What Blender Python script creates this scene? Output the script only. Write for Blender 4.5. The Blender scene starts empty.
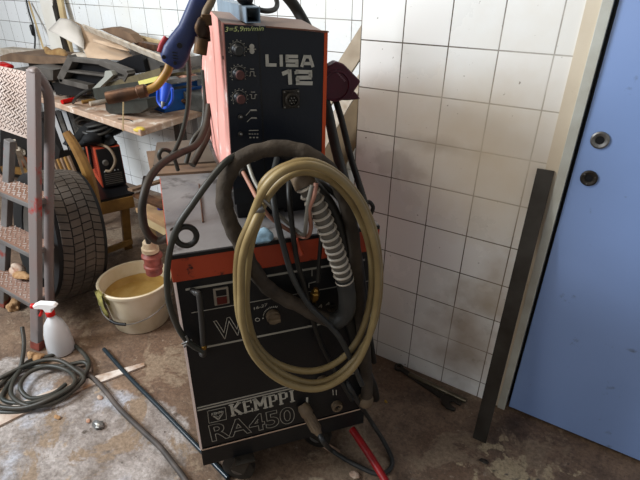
import bpy, bmesh, math, random
from mathutils import Vector, Matrix, noise
random.seed(7)
C = bpy.context.scene.collection
F = 484.3; H = 1.43
# ---------------------------------------------------------------- camera frame (world axes: X along the tiled wall, Y into it, Z up)
Zc = -Vector((-10, 894, F)).normalized()
Xc = -Vector((-868, -272, F)).normalized(); Xc = (Xc - Zc*Xc.dot(Zc)).normalized()
Yc = Zc.cross(Xc)
EYE = Vector((0, 0, H))
def ray(x, y):
    c = Vector((x-320, y-240, F)); return Vector((Xc.dot(c), Yc.dot(c), Zc.dot(c)))
def PZ(x, y, z): r = ray(x, y); return EYE + r*((z-H)/r.z)
def PY(x, y, Y): r = ray(x, y); return EYE + r*(Y/r.y)
def PX(x, y, X): r = ray(x, y); return EYE + r*(X/r.x)
def PR(x, y, dist):    # a point at horizontal distance dist
    r = ray(x, y); return EYE + r*(dist/math.hypot(r.x, r.y))
def down(p, q, z): return p + (q-p)*((z-p.z)/(q.z-p.z))     # follow the line p-q down to height z
# machine frame: u across its front, v into its depth
AZ = math.radians(51.0)
U = Vector((math.cos(AZ), math.sin(AZ), 0)); V = Vector((-math.sin(AZ), math.cos(AZ), 0))
A0 = PZ(204, 466, .10); A0.z = 0
def M(u, v, z): return A0 + U*u + V*v + Vector((0, 0, z))
def PV(x, y, v):
    r = ray(x, y); P0 = A0 + V*v; return EYE + r*((P0-EYE).dot(V)/r.dot(V))
def uz(x, y, v): p = PV(x, y, v) - A0; return p.dot(U), p.z

# ---------------------------------------------------------------- materials
MATS = {}; KEEP = ('blue_door_paint', 'cream_frame_paint', 'grey_frame_steel', 'white_pipe_casing', 'workshop_plaster', 'milky_plastic', 'white_plastic')
def mat(name, col, rough=.5, metal=0, col2=None, scale=8, amt=.5, bump=0, bscale=60, col3=None, scale3=2.5, thr3=.6, trans=0, coat=0, spec=.5, detail=6):
    if name in MATS: return MATS[name]
    if name not in KEEP:
        dk = lambda c: tuple(x**1.28*.98 for x in c) if c else None
        col, col2, col3 = dk(col), dk(col2), dk(col3); spec *= .6
    m = bpy.data.materials.new(name); m.use_nodes = True
    n = m.node_tree.nodes; l = m.node_tree.links; p = n['Principled BSDF']
    p.inputs['Roughness'].default_value = rough; p.inputs['Metallic'].default_value = metal
    p.inputs['Transmission Weight'].default_value = trans; p.inputs['Coat Weight'].default_value = coat
    p.inputs['Specular IOR Level'].default_value = spec
    c = (*col, 1); p.inputs['Base Color'].default_value = c
    geo = n.new('ShaderNodeNewGeometry')
    out = None
    if col2:
        t = n.new('ShaderNodeTexNoise'); t.inputs['Scale'].default_value = scale; t.inputs['Detail'].default_value = detail
        l.new(geo.outputs['Position'], t.inputs['Vector'])
        r = n.new('ShaderNodeValToRGB'); r.color_ramp.elements[0].position = .5-.25*(1-amt)-.05; r.color_ramp.elements[1].position = .5+.25*(1-amt)+.1
        r.color_ramp.elements[0].color = (*col2, 1); r.color_ramp.elements[1].color = c
        l.new(t.outputs['Fac'], r.inputs['Fac']); out = r.outputs['Color']
    if col3:
        t = n.new('ShaderNodeTexNoise'); t.inputs['Scale'].default_value = scale3; t.inputs['Detail'].default_value = 8; t.inputs['Roughness'].default_value = .65
        l.new(geo.outputs['Position'], t.inputs['Vector'])
        r = n.new('ShaderNodeValToRGB'); r.color_ramp.elements[0].position = thr3-.03; r.color_ramp.elements[1].position = thr3+.05
        r.color_ramp.elements[0].color = (0, 0, 0, 1); r.color_ramp.elements[1].color = (1, 1, 1, 1)
        l.new(t.outputs['Fac'], r.inputs['Fac'])
        mx = n.new('ShaderNodeMix'); mx.data_type = 'RGBA'; l.new(r.outputs['Color'], mx.inputs[0])
        if out: l.new(out, mx.inputs[6])
        else: mx.inputs[6].default_value = c
        mx.inputs[7].default_value = (*col3, 1); out = mx.outputs[2]
    if out: l.new(out, p.inputs['Base Color'])
    if bump:
        t = n.new('ShaderNodeTexNoise'); t.inputs['Scale'].default_value = bscale; t.inputs['Detail'].default_value = 4
        l.new(geo.outputs['Position'], t.inputs['Vector'])
        b = n.new('ShaderNodeBump'); b.inputs['Strength'].default_value = bump; b.inputs['Distance'].default_value = .004
        l.new(t.outputs['Fac'], b.inputs['Height']); l.new(b.outputs['Normal'], p.inputs['Normal'])
    MATS[name] = m; return m

def tile_mat(name, axis, off, base, dirt, rough=.16, smudge=()):
    m = bpy.data.materials.new(name); m.use_nodes = True
    n = m.node_tree.nodes; l = m.node_tree.links; p = n['Principled BSDF']
    geo = n.new('ShaderNodeNewGeometry'); s = n.new('ShaderNodeSeparateXYZ'); l.new(geo.outputs['Position'], s.inputs[0])
    cx = n.new('ShaderNodeMath'); cx.operation = 'SUBTRACT'; l.new(s.outputs[axis], cx.inputs[0]); cx.inputs[1].default_value = off - 146*.146
    cz = n.new('ShaderNodeMath'); cz.operation = 'SUBTRACT'; l.new(s.outputs['Z'], cz.inputs[0]); cz.inputs[1].default_value = .075 - .1475*10
    cb = n.new('ShaderNodeCombineXYZ'); l.new(cx.outputs[0], cb.inputs[0]); l.new(cz.outputs[0], cb.inputs[1])
    b = n.new('ShaderNodeTexBrick'); b.offset = 0; b.squash = 1
    b.inputs['Scale'].default_value = 1; b.inputs['Mortar Size'].default_value = .0021; b.inputs['Mortar Smooth'].default_value = .3
    b.inputs['Brick Width'].default_value = .146; b.inputs['Row Height'].default_value = .1475; b.inputs['Bias'].default_value = 0
    b.inputs['Color1'].default_value = (*base, 1); b.inputs['Color2'].default_value = (base[0]*.93, base[1]*.94, base[2]*.93, 1)
    b.inputs['Mortar'].default_value = (.10, .085, .065, 1)
    l.new(cb.outputs[0], b.inputs['Vector'])
    t = n.new('ShaderNodeTexNoise'); t.inputs['Scale'].default_value = 2.2; t.inputs['Detail'].default_value = 8; t.inputs['Roughness'].default_value = .6
    l.new(geo.outputs['Position'], t.inputs['Vector'])
    r = n.new('ShaderNodeValToRGB'); r.color_ramp.elements[0].position = .47; r.color_ramp.elements[1].position = .75
    l.new(t.outputs['Fac'], r.inputs['Fac'])
    mx = n.new('ShaderNodeMix'); mx.data_type = 'RGBA'; l.new(b.outputs['Color'], mx.inputs[6]); mx.inputs[7].default_value = (*dirt, 1); l.new(r.outputs['Color'], mx.inputs[0])
    # fine soot specks
    t2 = n.new('ShaderNodeTexNoise'); t2.inputs['Scale'].default_value = 55; t2.inputs['Detail'].default_value = 3
    l.new(geo.outputs['Position'], t2.inputs['Vector'])
    r2 = n.new('ShaderNodeValToRGB'); r2.color_ramp.elements[0].position = .70; r2.color_ramp.elements[1].position = .76
    l.new(t2.outputs['Fac'], r2.inputs['Fac'])
    mx2 = n.new('ShaderNodeMix'); mx2.data_type = 'RGBA'; l.new(mx.outputs[2], mx2.inputs[6]); mx2.inputs[7].default_value = (.12, .09, .06, 1); l.new(r2.outputs['Color'], mx2.inputs[0])
    last = mx2.outputs[2]
    for (c, sc3, amp, rad, soft, col, k) in smudge:
        vm = n.new('ShaderNodeVectorMath'); vm.operation = 'SUBTRACT'; l.new(geo.outputs['Position'], vm.inputs[0]); vm.inputs[1].default_value = c
        vs = n.new('ShaderNodeVectorMath'); vs.operation = 'MULTIPLY'; l.new(vm.outputs[0], vs.inputs[0]); vs.inputs[1].default_value = sc3
        vl = n.new('ShaderNodeVectorMath'); vl.operation = 'LENGTH'; l.new(vs.outputs[0], vl.inputs[0])
        t3 = n.new('ShaderNodeTexNoise'); t3.inputs['Scale'].default_value = 9; t3.inputs['Detail'].default_value = 6; l.new(geo.outputs['Position'], t3.inputs['Vector'])
        ma = n.new('ShaderNodeMath'); ma.operation = 'MULTIPLY_ADD'; l.new(t3.outputs['Fac'], ma.inputs[0]); ma.inputs[1].default_value = amp; l.new(vl.outputs['Value'], ma.inputs[2])
        mr = n.new('ShaderNodeMapRange'); l.new(ma.outputs[0], mr.inputs[0]); mr.inputs[1].default_value = rad+amp*.5; mr.inputs[2].default_value = rad+amp*.5-soft; mr.inputs[3].default_value = 0; mr.inputs[4].default_value = k
        m3 = n.new('ShaderNodeMix'); m3.data_type = 'RGBA'; l.new(mr.outputs[0], m3.inputs[0]); l.new(last, m3.inputs[6]); m3.inputs[7].default_value = (*col, 1); last = m3.outputs[2]
    l.new(last, p.inputs['Base Color'])
    bp = n.new('ShaderNodeBump'); bp.invert = True; bp.inputs['Strength'].default_value = .5; bp.inputs['Distance'].default_value = .0015
    l.new(b.outputs['Fac'], bp.inputs['Height']); l.new(bp.outputs['Normal'], p.inputs['Normal'])
    rr = n.new('ShaderNodeMapRange'); l.new(t.outputs['Fac'], rr.inputs[0]); rr.inputs[1].default_value = .3; rr.inputs[2].default_value = .7
    rr.inputs[3].default_value = rough; rr.inputs[4].default_value = rough+.25; l.new(rr.outputs[0], p.inputs['Roughness'])
    return m

def floor_mat():
    m = bpy.data.materials.new('worn_concrete'); m.use_nodes = True
    n = m.node_tree.nodes; l = m.node_tree.links; p = n['Principled BSDF']; p.inputs['Roughness'].default_value = .62
    geo = n.new('ShaderNodeNewGeometry')
    def nz(scale, d=8, rg=.6, dist=0):
        t = n.new('ShaderNodeTexNoise'); t.inputs['Scale'].default_value = scale; t.inputs['Detail'].default_value = d; t.inputs['Roughness'].default_value = rg
        t.inputs['Distortion'].default_value = dist; l.new(geo.outputs['Position'], t.inputs['Vector']); return t.outputs['Fac']
    def ramp(f, a, b, ca=(0, 0, 0), cb=(1, 1, 1)):
        r = n.new('ShaderNodeValToRGB'); r.color_ramp.elements[0].position = a; r.color_ramp.elements[1].position = b
        r.color_ramp.elements[0].color = (*ca, 1); r.color_ramp.elements[1].color = (*cb, 1); l.new(f, r.inputs['Fac']); return r.outputs['Color']
    def mix(f, a, b):
        x = n.new('ShaderNodeMix'); x.data_type = 'RGBA'; l.new(f, x.inputs[0])
        for i, q in ((6, a), (7, b)):
            if isinstance(q, tuple): x.inputs[i].default_value = (*q, 1)
            else: l.new(q, x.inputs[i])
        return x.outputs[2]
    def mth(op, a, b):
        x = n.new('ShaderNodeMath'); x.operation = op
        for i, q in ((0, a), (1, b)):
            if isinstance(q, (int, float)): x.inputs[i].default_value = q
            else: l.new(q, x.inputs[i])
        return x.outputs[0]
    base = ramp(nz(6, 12, .72), .36, .66, (.085, .052, .034), (.30, .20, .13))
    base = mix(ramp(nz(1.7, 8, .6, .4), .5, .6), base, (.16, .095, .058))
    # old grey-blue floor paint: a worn patch in the near left and small islands
    def blob(cx, cy, rad, amp, sc, soft=.05):
        vm = n.new('ShaderNodeVectorMath'); vm.operation = 'DISTANCE'; l.new(geo.outputs['Position'], vm.inputs[0]); vm.inputs[1].default_value = (cx, cy, 0)
        d = mth('ADD', vm.outputs['Value'], mth('MULTIPLY', mth('SUBTRACT', nz(sc, 8, .6), .5), amp))
        return ramp(mth('SUBTRACT', rad+.5, d), .5, .5+soft)
    p1 = blob(-1.22, .42, .40, .34, 5, .02)
    g = ramp(nz(8, 12, .72), .38, .64, (.17, .135, .11), (.44, .40, .375))
    g = mix(ramp(nz(3.1, 7, .6), .55, .63), g, (.42, .43, .47))
    g = mix(ramp(nz(9, 9, .7), .6, .66), g, (.42, .31, .20))
    base = mix(p1, base, g)
    p2 = blob(-1.75, .50, .20, .3, 6, .02); base = mix(p2, base, g)
    p3 = blob(.0, 1.24, .10, .75, 16, .03); base = mix(p3, base, (.44, .35, .22)); p5 = blob(-.45, .75, .12, .8, 12, .05); base = mix(p5, base, (.36, .28, .19))
    p4 = blob(.05, 1.16, .08, .5, 18, .04); base = mix(p4, base, (.10, .085, .06))
    # scuffs and oil spots
    base = mix(ramp(nz(26, 8, .75), .60, .68), base, (.42, .34, .26))
    base = mix(ramp(nz(48, 6, .7), .62, .68), base, (.07, .05, .035))
    base = mix(ramp(nz(13, 5, .6), .66, .72), base, (.08, .06, .045))
    base = mix(ramp(nz(3.4, 10, .75, .6), .53, .57), base, (.27, .195, .13))
    mul = n.new('ShaderNodeMix'); mul.data_type = 'RGBA'; mul.blend_type = 'MULTIPLY'; mul.inputs[0].default_value = 1
    l.new(base, mul.inputs[6]); l.new(ramp(nz(70, 8, .8), .38, .62, (.48, .46, .44), (1.0, 1.0, 1.0)), mul.inputs[7]); base = mul.outputs[2]
    l.new(base, p.inputs['Base Color'])
    b = n.new('ShaderNodeBump'); b.inputs['Strength'].default_value = .6; b.inputs['Distance'].default_value = .008
    l.new(nz(24, 8, .7), b.inputs['Height']); l.new(b.outputs['Normal'], p.inputs['Normal'])
    return m

rubber = mat('black_rubber', (.022, .021, .020), .5, col2=(.05, .045, .038), scale=14, amt=.4, bump=.2)
grubber = mat('grey_rubber', (.085, .085, .08), .5, col2=(.045, .045, .043), scale=12, amt=.3, bump=.2)
hosegreen = mat('dark_green_rubber', (.05, .058, .052), .45, col2=(.09, .08, .065), scale=15, bump=.2)
sleeve = mat('dusty_cloth_sleeve', (.13, .105, .08), .9, col2=(.065, .052, .04), scale=18, amt=.3, bump=.9, bscale=60)
beige = mat('yellowed_hose', (.42, .335, .18), .42, col2=(.27, .20, .10), scale=11, amt=.2, bump=.15)
black = mat('black_paint', (.016, .018, .022), .40, col2=(.028, .029, .031), scale=9, amt=.4, bump=.12, bscale=120)
navy = mat('navy_black_panel', (.010, .018, .032), .38, col2=(.016, .022, .034), scale=7, bump=.08, bscale=120)
redp = mat('worn_red_paint', (.50, .11, .05), .5, col2=(.40, .08, .04), scale=6, col3=(.07, .035, .03), scale3=22, thr3=.62, bump=.15)
orange = mat('orange_red_trim', (.62, .12, .03), .5)
pink = mat('faded_pink_paint', (.78, .45, .40), .6, col2=(.60, .30, .26), scale=5, amt=.2, col3=(.75, .62, .58), scale3=9, thr3=.6, bump=.1)
lidtop = mat('dusty_grey_top', (.29, .28, .275), .5, col2=(.19, .175, .17), scale=7, amt=.2, col3=(.12, .105, .10), scale3=9, thr3=.58, bump=.2)
fadedtop = mat('dusty_pink_top', (.42, .33, .29), .6, col2=(.33, .24, .21), scale=7)
cream = mat('cream_print', (.52, .50, .44), .6)
creamd = mat('worn_cream_print', (.42, .40, .35), .6)
brass = mat('brass', (.55, .36, .10), .35, .9, col2=(.25, .16, .06), scale=20)
dirtybrass = mat('dirty_brass', (.22, .13, .06), .6, .5, col2=(.07, .045, .03), scale=30, amt=.6, bump=.5)
steel = mat('dull_steel', (.35, .35, .34), .4, .8, col2=(.18, .17, .16), scale=20)
darksteel = mat('dark_steel', (.10, .092, .08), .5, .5, col2=(.055, .045, .035), scale=12, amt=.4, bump=.2)
browncon = mat('dusty_brown_plastic', (.27, .21, .145), .6, col2=(.15, .11, .075), scale=20)
redknob = mat('dull_red_knob', (.17, .075, .065), .6, col2=(.10, .05, .045), scale=30)
galv = mat('galvanised_blue_steel', (.33, .42, .50), .4, .35, col2=(.22, .28, .34), scale=14)
bluegrip = mat('blue_grip', (.035, .065, .20), .45, col2=(.06, .07, .13), scale=14, bump=.2)
ochre = mat('yellow_neck', (.50, .30, .06), .45, col2=(.30, .17, .05), scale=25)
nozz = mat('burnt_copper', (.25, .14, .08), .5, .5, col2=(.11, .065, .045), scale=22, amt=.5, bump=.3)
maroon = mat('maroon_plastic', (.13, .022, .05), .5, col2=(.10, .02, .04), scale=12)
wood = mat('honey_wood', (.36, .22, .075), .55, col2=(.22, .125, .045), scale=14, amt=.3)
palewood = mat('pale_cream_wood', (.62, .52, .33), .6, col2=(.48, .37, .22), scale=9)
stooltop = mat('worn_stool_wood', (.52, .37, .22), .55, col2=(.38, .25, .15), scale=8)
brownboard = mat('brown_fibreboard', (.28, .195, .13), .75, col2=(.17, .115, .08), scale=10)
card = mat('beige_cardboard', (.60, .47, .35), .8, col2=(.48, .36, .26), scale=5)
greycard = mat('grey_sheet', (.62, .58, .53), .7, col2=(.52, .48, .43), scale=5)
whitestrip = mat('dirty_white_lath', (.62, .57, .50), .7, col2=(.40, .33, .25), scale=22, amt=.4)
bench = mat('splattered_bench', (.62, .50, .40), .7, col2=(.40, .25, .17), scale=16, amt=.3, col3=(.75, .68, .60), scale3=11, thr3=.58)
greypl = mat('grey_brown_plastic', (.16, .145, .13), .5, col2=(.10, .09, .08), scale=14)
blackpl = mat('black_plastic', (.018, .018, .02), .4)
olive = mat('olive_steel', (.24, .20, .12), .55, .2, col2=(.14, .115, .075), scale=18)
greengrey = mat('green_grey_steel', (.10, .105, .09), .5, .3, col2=(.07, .065, .055), scale=16)
bluebin = mat('blue_plastic', (.02, .15, .42), .45, col2=(.03, .11, .28), scale=12)
bluebright = mat('bright_blue_plastic', (.05, .13, .55), .4)
redpl = mat('red_plastic', (.55, .02, .015), .4)
redbar = mat('red_handle_paint', (.42, .018, .02), .4, col2=(.25, .015, .02), scale=20)
cee = mat('faded_red_plug', (.30, .095, .07), .55, col2=(.17, .06, .045), scale=25)
ceecream = mat('dirty_cream_plug', (.50, .42, .30), .6, col2=(.32, .24, .16), scale=30)
bucketm = mat('dirty_white_bucket', (.76, .70, .58), .55, col2=(.58, .49, .34), scale=9, amt=.2, col3=(.25, .16, .08), scale3=32, thr3=.69)
sludge = mat('ochre_sludge', (.42, .27, .08), .35, col2=(.55, .40, .17), scale=14)
ragm = mat('yellow_rag', (.68, .62, .26), .9, col2=(.30, .27, .12), scale=30, amt=.3, bump=.8)
bottle = mat('milky_plastic', (.88, .88, .88), .3, trans=.5)
whitepl = mat('white_plastic', (.78, .76, .74), .4)
wframe = mat('cream_frame_paint', (.66, .58, .45), .55, col2=(.55, .46, .34), scale=4, col3=(.30, .23, .15), scale3=14, thr3=.68, bump=.2)
fedge = mat('grey_frame_steel', (.55, .57, .52), .4, .15, col2=(.42, .41, .35), scale=12)
doorm = mat('blue_door_paint', (.225, .33, .60), .30, col2=(.20, .30, .55), scale=2.2, col3=(.12, .17, .27), scale3=15, thr3=.665, bump=.05)
laddal = mat('ladder_steel', (.30, .29, .28), .45, .5, col2=(.22, .16, .14), scale=10, amt=.2)
laddpink = mat('ladder_flaking_paint', (.27, .20, .18), .55, .15, col2=(.24, .235, .23), scale=6, amt=.1, col3=(.38, .05, .04), scale3=7, thr3=.60)
ladgrey = mat('ladder_grey_paint', (.24, .235, .23), .55, .2, col2=(.17, .15, .14), scale=8, col3=(.30, .10, .08), scale3=8, thr3=.66)
studm = mat('bare_stud_metal', (.68, .66, .64), .35, .4, col2=(.40, .28, .22), scale=7)
treadm = mat('chequer_plate', (.36, .26, .22), .5, .2, col2=(.26, .15, .10), scale=6, amt=.2)
tyre = mat('dusty_tyre', (.17, .14, .115), .85, col2=(.10, .085, .07), scale=7)
tyred = mat('dark_tyre', (.02, .02, .02), .7)
rag = mat('pale_rag', (.55, .48, .40), .9, col2=(.38, .22, .15), scale=40)
rustyrag = mat('brown_foam', (.50, .34, .20), .9, col2=(.30, .18, .09), scale=50, bump=.8)
lightgrey = mat('light_grey', (.50, .50, .50), .6)
darkcloth = mat('black_cloth', (.015, .016, .018), .8, bump=.3, bscale=30)

# ---------------------------------------------------------------- object helpers
WL = {}
def wloc(o): return WL.get(o.name, Vector((0, 0, 0)))
def O(name, bm, m, parent=None, smooth=False, base=None, mats=None):
    me = bpy.data.meshes.new(name)
    bmesh.ops.recalc_face_normals(bm, faces=bm.faces)
    lo = Vector([min(v.co[i] for v in bm.verts) for i in range(3)]); hi = Vector([max(v.co[i] for v in bm.verts) for i in range(3)])
    c = base or Vector(((lo.x+hi.x)/2, (lo.y+hi.y)/2, lo.z))
    for v in bm.verts: v.co -= c
    bm.to_mesh(me); bm.free()
    if smooth:
        for p in me.polygons: p.use_smooth = True
        if smooth != 'all': me.set_sharp_from_angle(angle=math.radians(38))
    for q in (mats or [m]): me.materials.append(q)
    o = bpy.data.objects.new(name, me); C.objects.link(o); WL[o.name] = c
    if parent: o.parent = parent; o.location = c - wloc(parent)
    else: o.location = c
    return o
def thing(name, label, cat, loc, group=None):
    o = bpy.data.objects.new(name, None); C.objects.link(o); o.empty_display_size = .05
    o.location = loc; WL[o.name] = Vector(loc); o['label'] = label; o['category'] = cat
    if group: o['group'] = group
    return o
def tag(o, label, cat, group=None, kind=None):
    o['label'] = label; o['category'] = cat
    if group: o['group'] = group
    if kind: o['kind'] = kind
    return o
def struct(o, label=None):
    o['kind'] = 'structure'
    if label: o['label'] = label
    return o
def frame_box(bm, o, a, b, c, bev=0):      # a box from corner o with three edge vectors
    vs = [bm.verts.new(o + a*i + b*j + c*k) for i in (0, 1) for j in (0, 1) for k in (0, 1)]
    fs = [(0, 1, 3, 2), (4, 6, 7, 5), (0, 4, 5, 1), (2, 3, 7, 6), (0, 2, 6, 4), (1, 5, 7, 3)]
    faces = [bm.faces.new([vs[i] for i in f]) for f in fs]
    if bev:
        es = list({e for f in faces for e in f.edges}); bmesh.ops.bevel(bm, geom=es, offset=bev, segments=2, affect='EDGES', profile=.7)
    return bm
def wbox(x0, x1, y0, y1, z0, z1, bev=0, bm=None):
    bm = bm or bmesh.new(); return frame_box(bm, Vector((x0, y0, z0)), Vector((x1-x0, 0, 0)), Vector((0, y1-y0, 0)), Vector((0, 0, z1-z0)), bev)
def mbox(u0, u1, v0, v1, z0, z1, bev=0, bm=None):
    bm = bm or bmesh.new(); return frame_box(bm, M(u0, v0, z0), U*(u1-u0), V*(v1-v0), Vector((0, 0, z1-z0)), bev)
def beam(p, q, w, h, side=None, bev=0, bm=None):   # a straight bar from p to q, w across, h thick
    bm = bm or bmesh.new(); p = Vector(p); q = Vector(q); d = (q-p)
    s = Vector(side) if side else d.cross(Vector((0, 0, 1)))
    if s.length < 1e-4: s = Vector((1, 0, 0))
    s = (s - d*(s.dot(d)/d.dot(d))).normalized(); t = d.normalized().cross(s)
    return frame_box(bm, p - s*w/2 - t*h/2, d, s*w, t*h, bev)
def catmull(P, n=8, closed=False):
    P = [Vector(p) for p in P]; out = []; N = len(P)
    rng = range(N if closed else N-1)
    for i in rng:
        g = lambda k: P[k % N] if closed else P[max(0, min(N-1, k))]
        a, b, c, d = g(i-1), g(i), g(i+1), g(i+2)
        for j in range(n):
            t = j/n
            out.append(.5*((2*b) + (c-a)*t + (2*a-5*b+4*c-d)*t*t + (3*b-a-3*c+d)*t**3))
    if not closed: out.append(P[-1])
    return out
def tube(P, r, seg=10, n=8, spline=True, closed=False, bm=None, rf=None):
    bm = bm or bmesh.new()
    pts = catmull(P, n, closed) if spline else [Vector(p) for p in P]
    N = len(pts); T = []
    for i in range(N):
        a = pts[i-1] if (i or closed) else pts[0]; b = pts[(i+1) % N] if (i < N-1 or closed) else pts[-1]
        T.append((b-a).normalized() if (b-a).length > 1e-9 else Vector((0, 0, 1)))
    nrm = T[0].orthogonal().normalized(); rings = []
    L = 0
    for i in range(N):
        if i: L += (pts[i]-pts[i-1]).length
        nrm = (nrm - T[i]*nrm.dot(T[i])).normalized(); bn = T[i].cross(nrm)
        rr = rf(i/(N-1), L) if rf else r
        rings.append([bm.verts.new(pts[i] + (nrm*math.cos(2*math.pi*k/seg) + bn*math.sin(2*math.pi*k/seg))*rr) for k in range(seg)])
    for i in range(N if closed else N-1):
        a, b = rings[i], rings[(i+1) % N]
        for k in range(seg): bm.faces.new((a[k], a[(k+1) % seg], b[(k+1) % seg], b[k]))
    if not closed:
        bm.faces.new(rings[0][::-1]); bm.faces.new(rings[-1])
    return bm
def lathe(prof, c, ax=Vector((0, 0, 1)), seg=24, bm=None, cap=True):   # prof: list of (r, h) along ax from c
    bm = bm or bmesh.new(); ax = Vector(ax).normalized(); a = ax.orthogonal().normalized(); b = ax.cross(a); c = Vector(c); rings = []
    for r, h in prof:
        rings.append([bm.verts.new(c + ax*h + (a*math.cos(2*math.pi*k/seg) + b*math.sin(2*math.pi*k/seg))*max(r, 1e-4)) for k in range(seg)])
    for i in range(len(rings)-1):
        for k in range(seg): bm.faces.new((rings[i][k], rings[i][(k+1) % seg], rings[i+1][(k+1) % seg], rings[i+1][k]))
    if cap: bm.faces.new(rings[0][::-1]); bm.faces.new(rings[-1])
    return bm
def prism(pts, d, bm=None, bev=0):          # planar polygon extruded along vector d
    bm = bm or bmesh.new(); a = [bm.verts.new(Vector(p)) for p in pts]; b = [bm.verts.new(Vector(p)+d) for p in pts]
    fs = [bm.faces.new(a), bm.faces.new(b[::-1])]
    for i in range(len(a)): fs.append(bm.faces.new((a[i], b[i], b[(i+1) % len(a)], a[(i+1) % len(a)])))
    bmesh.ops.recalc_face_normals(bm, faces=fs)
    if bev: bmesh.ops.bevel(bm, geom=list({e for f in fs for e in f.edges}), offset=bev, segments=1, affect='EDGES')
    return bm
def polyY(pix, Y, th): return prism([PY(x, y, Y) for x, y in pix], Vector((0, th, 0)))
def lump(c, r, sq=(1, 1, 1), amp=.3, sc=30, sub=3, bm=None):
    bm = bm or bmesh.new(); c = Vector(c)
    res = bmesh.ops.create_icosphere(bm, subdivisions=sub, radius=r)
    for v in res['verts']:
        k = 1 + amp*noise.noise((v.co+c)*sc)*2
        v.co = Vector((v.co.x*sq[0], v.co.y*sq[1], v.co.z*sq[2]))*k + c
    return bm

# lettering: any text mesh fitted between a baseline and a top edge on the surface it is printed on
def text_bm(s, bold=0, outline=0, shear=0, ext=.0, face=None):
    cu = bpy.data.curves.new('t', 'FONT'); cu.body = s; cu.size = 1; cu.offset = bold; cu.shear = shear
    if outline: cu.fill_mode = 'NONE'; cu.bevel_depth = outline; cu.bevel_resolution = 0
    cu.resolution_u = 4
    o = bpy.data.objects.new('t', cu); C.objects.link(o); bpy.context.view_layer.update()
    dg = bpy.context.evaluated_depsgraph_get(); me = bpy.data.meshes.new_from_object(o.evaluated_get(dg))
    bm = bmesh.new(); bm.from_mesh(me); bpy.data.objects.remove(o); bpy.data.curves.remove(cu); bpy.data.meshes.remove(me)
    return bm
def fit(bm, P0, P1, PT, nrm, flat=True):
    xs = [v.co.x for v in bm.verts]; ys = [v.co.y for v in bm.verts]; x0, x1, y0, y1 = min(xs), max(xs), min(ys), max(ys)
    for v in bm.verts:
        s = (v.co.x-x0)/(x1-x0); t = (v.co.y-y0)/(y1-y0)
        v.co = P0 + (P1-P0)*s + (PT-P0)*t + nrm*(.0006 + (.0004 if v.co.z > 0 else 0))
    return bm
def solid(bm, nrm, th=.0008):
    r = bmesh.ops.extrude_face_region(bm, geom=bm.faces[:]); vs = [g for g in r['geom'] if isinstance(g, bmesh.types.BMVert)]
    for v in vs: v.co += nrm*th
    return bm
def print_text(name, s, p0, p1, pt, v, m, parent, bold=0, outline=0, shear=0):
    bm = fit(text_bm(s, bold, outline, shear), PV(*p0, v), PV(*p1, v), PV(*pt, v), -V)
    if not outline: solid(bm, -V)
    return O(name, bm, m, parent)
def strokes(segs, P0, P1, PT, nrm, w, bm=None):   # unit-square strokes [(x0,y0,x1,y1)], w in metres
    bm = bm or bmesh.new(); f = lambda x, y: P0 + (P1-P0)*x + (PT-P0)*y + nrm*.0008
    for s in segs:
        beam(f(s[0], s[1]), f(s[2], s[3]), s[4] if len(s) > 4 else w, .0012, side=(f(s[2], s[3])-f(s[0], s[1])).cross(nrm), bm=bm)
    return bm

# ---------------------------------------------------------------- setting
YW = 1.4916; YB = 2.19
SM = [((-.30, YW, .27), (1, 1, .55), .25, .16, .14, (.30, .22, .15), .75), ((-.24, YW, .48), (1, 1, .6), .2, .10, .10, (.42, .33, .22), .6), ((-.50, YW, .955), (.3, 1, 1.6), .10, .06, .05, (.3, .26, .22), .5), ((-.62, YW, .87), (.5, 1, 1.5), .35, .06, .04, (.36, .33, .3), .35),
      ((-.33, YW, .95), (1, 1, 1), .3, .32, .35, (.62, .52, .38), .8)]
tile1 = tile_mat('cream_wall_tiles', 'X', -.211, (.82, .82, .80), (.72, .68, .61), smudge=SM)
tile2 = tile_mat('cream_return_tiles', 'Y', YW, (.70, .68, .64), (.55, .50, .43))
tile3 = tile_mat('white_back_tiles', 'X', -3.557, (.74, .75, .75), (.66, .64, .58))
struct(O('floor', wbox(-5.2, 1.3, -2.0, 2.4, -.1, 0), floor_mat()), 'worn brown concrete workshop floor with a grey painted patch')
struct(O('wall_right', wbox(-.795, -.165, YW, 2.4, 0, 2.9), tile1), 'cream glazed tile wall behind the welding machine')
bm = wbox(-.797, -.7951, YW+.001, YB, 0, 2.9)
struct(O('wall_return', bm, tile2))
struct(O('wall_back', wbox(-5.2, -.797, YB, YB+.1, 0, 2.9), tile3))
plaster = mat('workshop_plaster', (.55, .52, .47), .8, col2=(.45, .42, .38), scale=3)
struct(O('wall_left', wbox(-5.3, -5.2, -2.0, YB+.1, 0, 2.9), plaster))
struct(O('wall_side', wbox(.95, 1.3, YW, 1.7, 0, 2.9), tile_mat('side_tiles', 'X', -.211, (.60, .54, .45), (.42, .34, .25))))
struct(O('wall_over_door', wbox(-.165, .95, YW+.02, 1.7, 2.12, 2.9), plaster))
struct(O('wall_far', wbox(1.3, 1.4, -2.0, 2.4, 0, 2.9), plaster))
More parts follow.
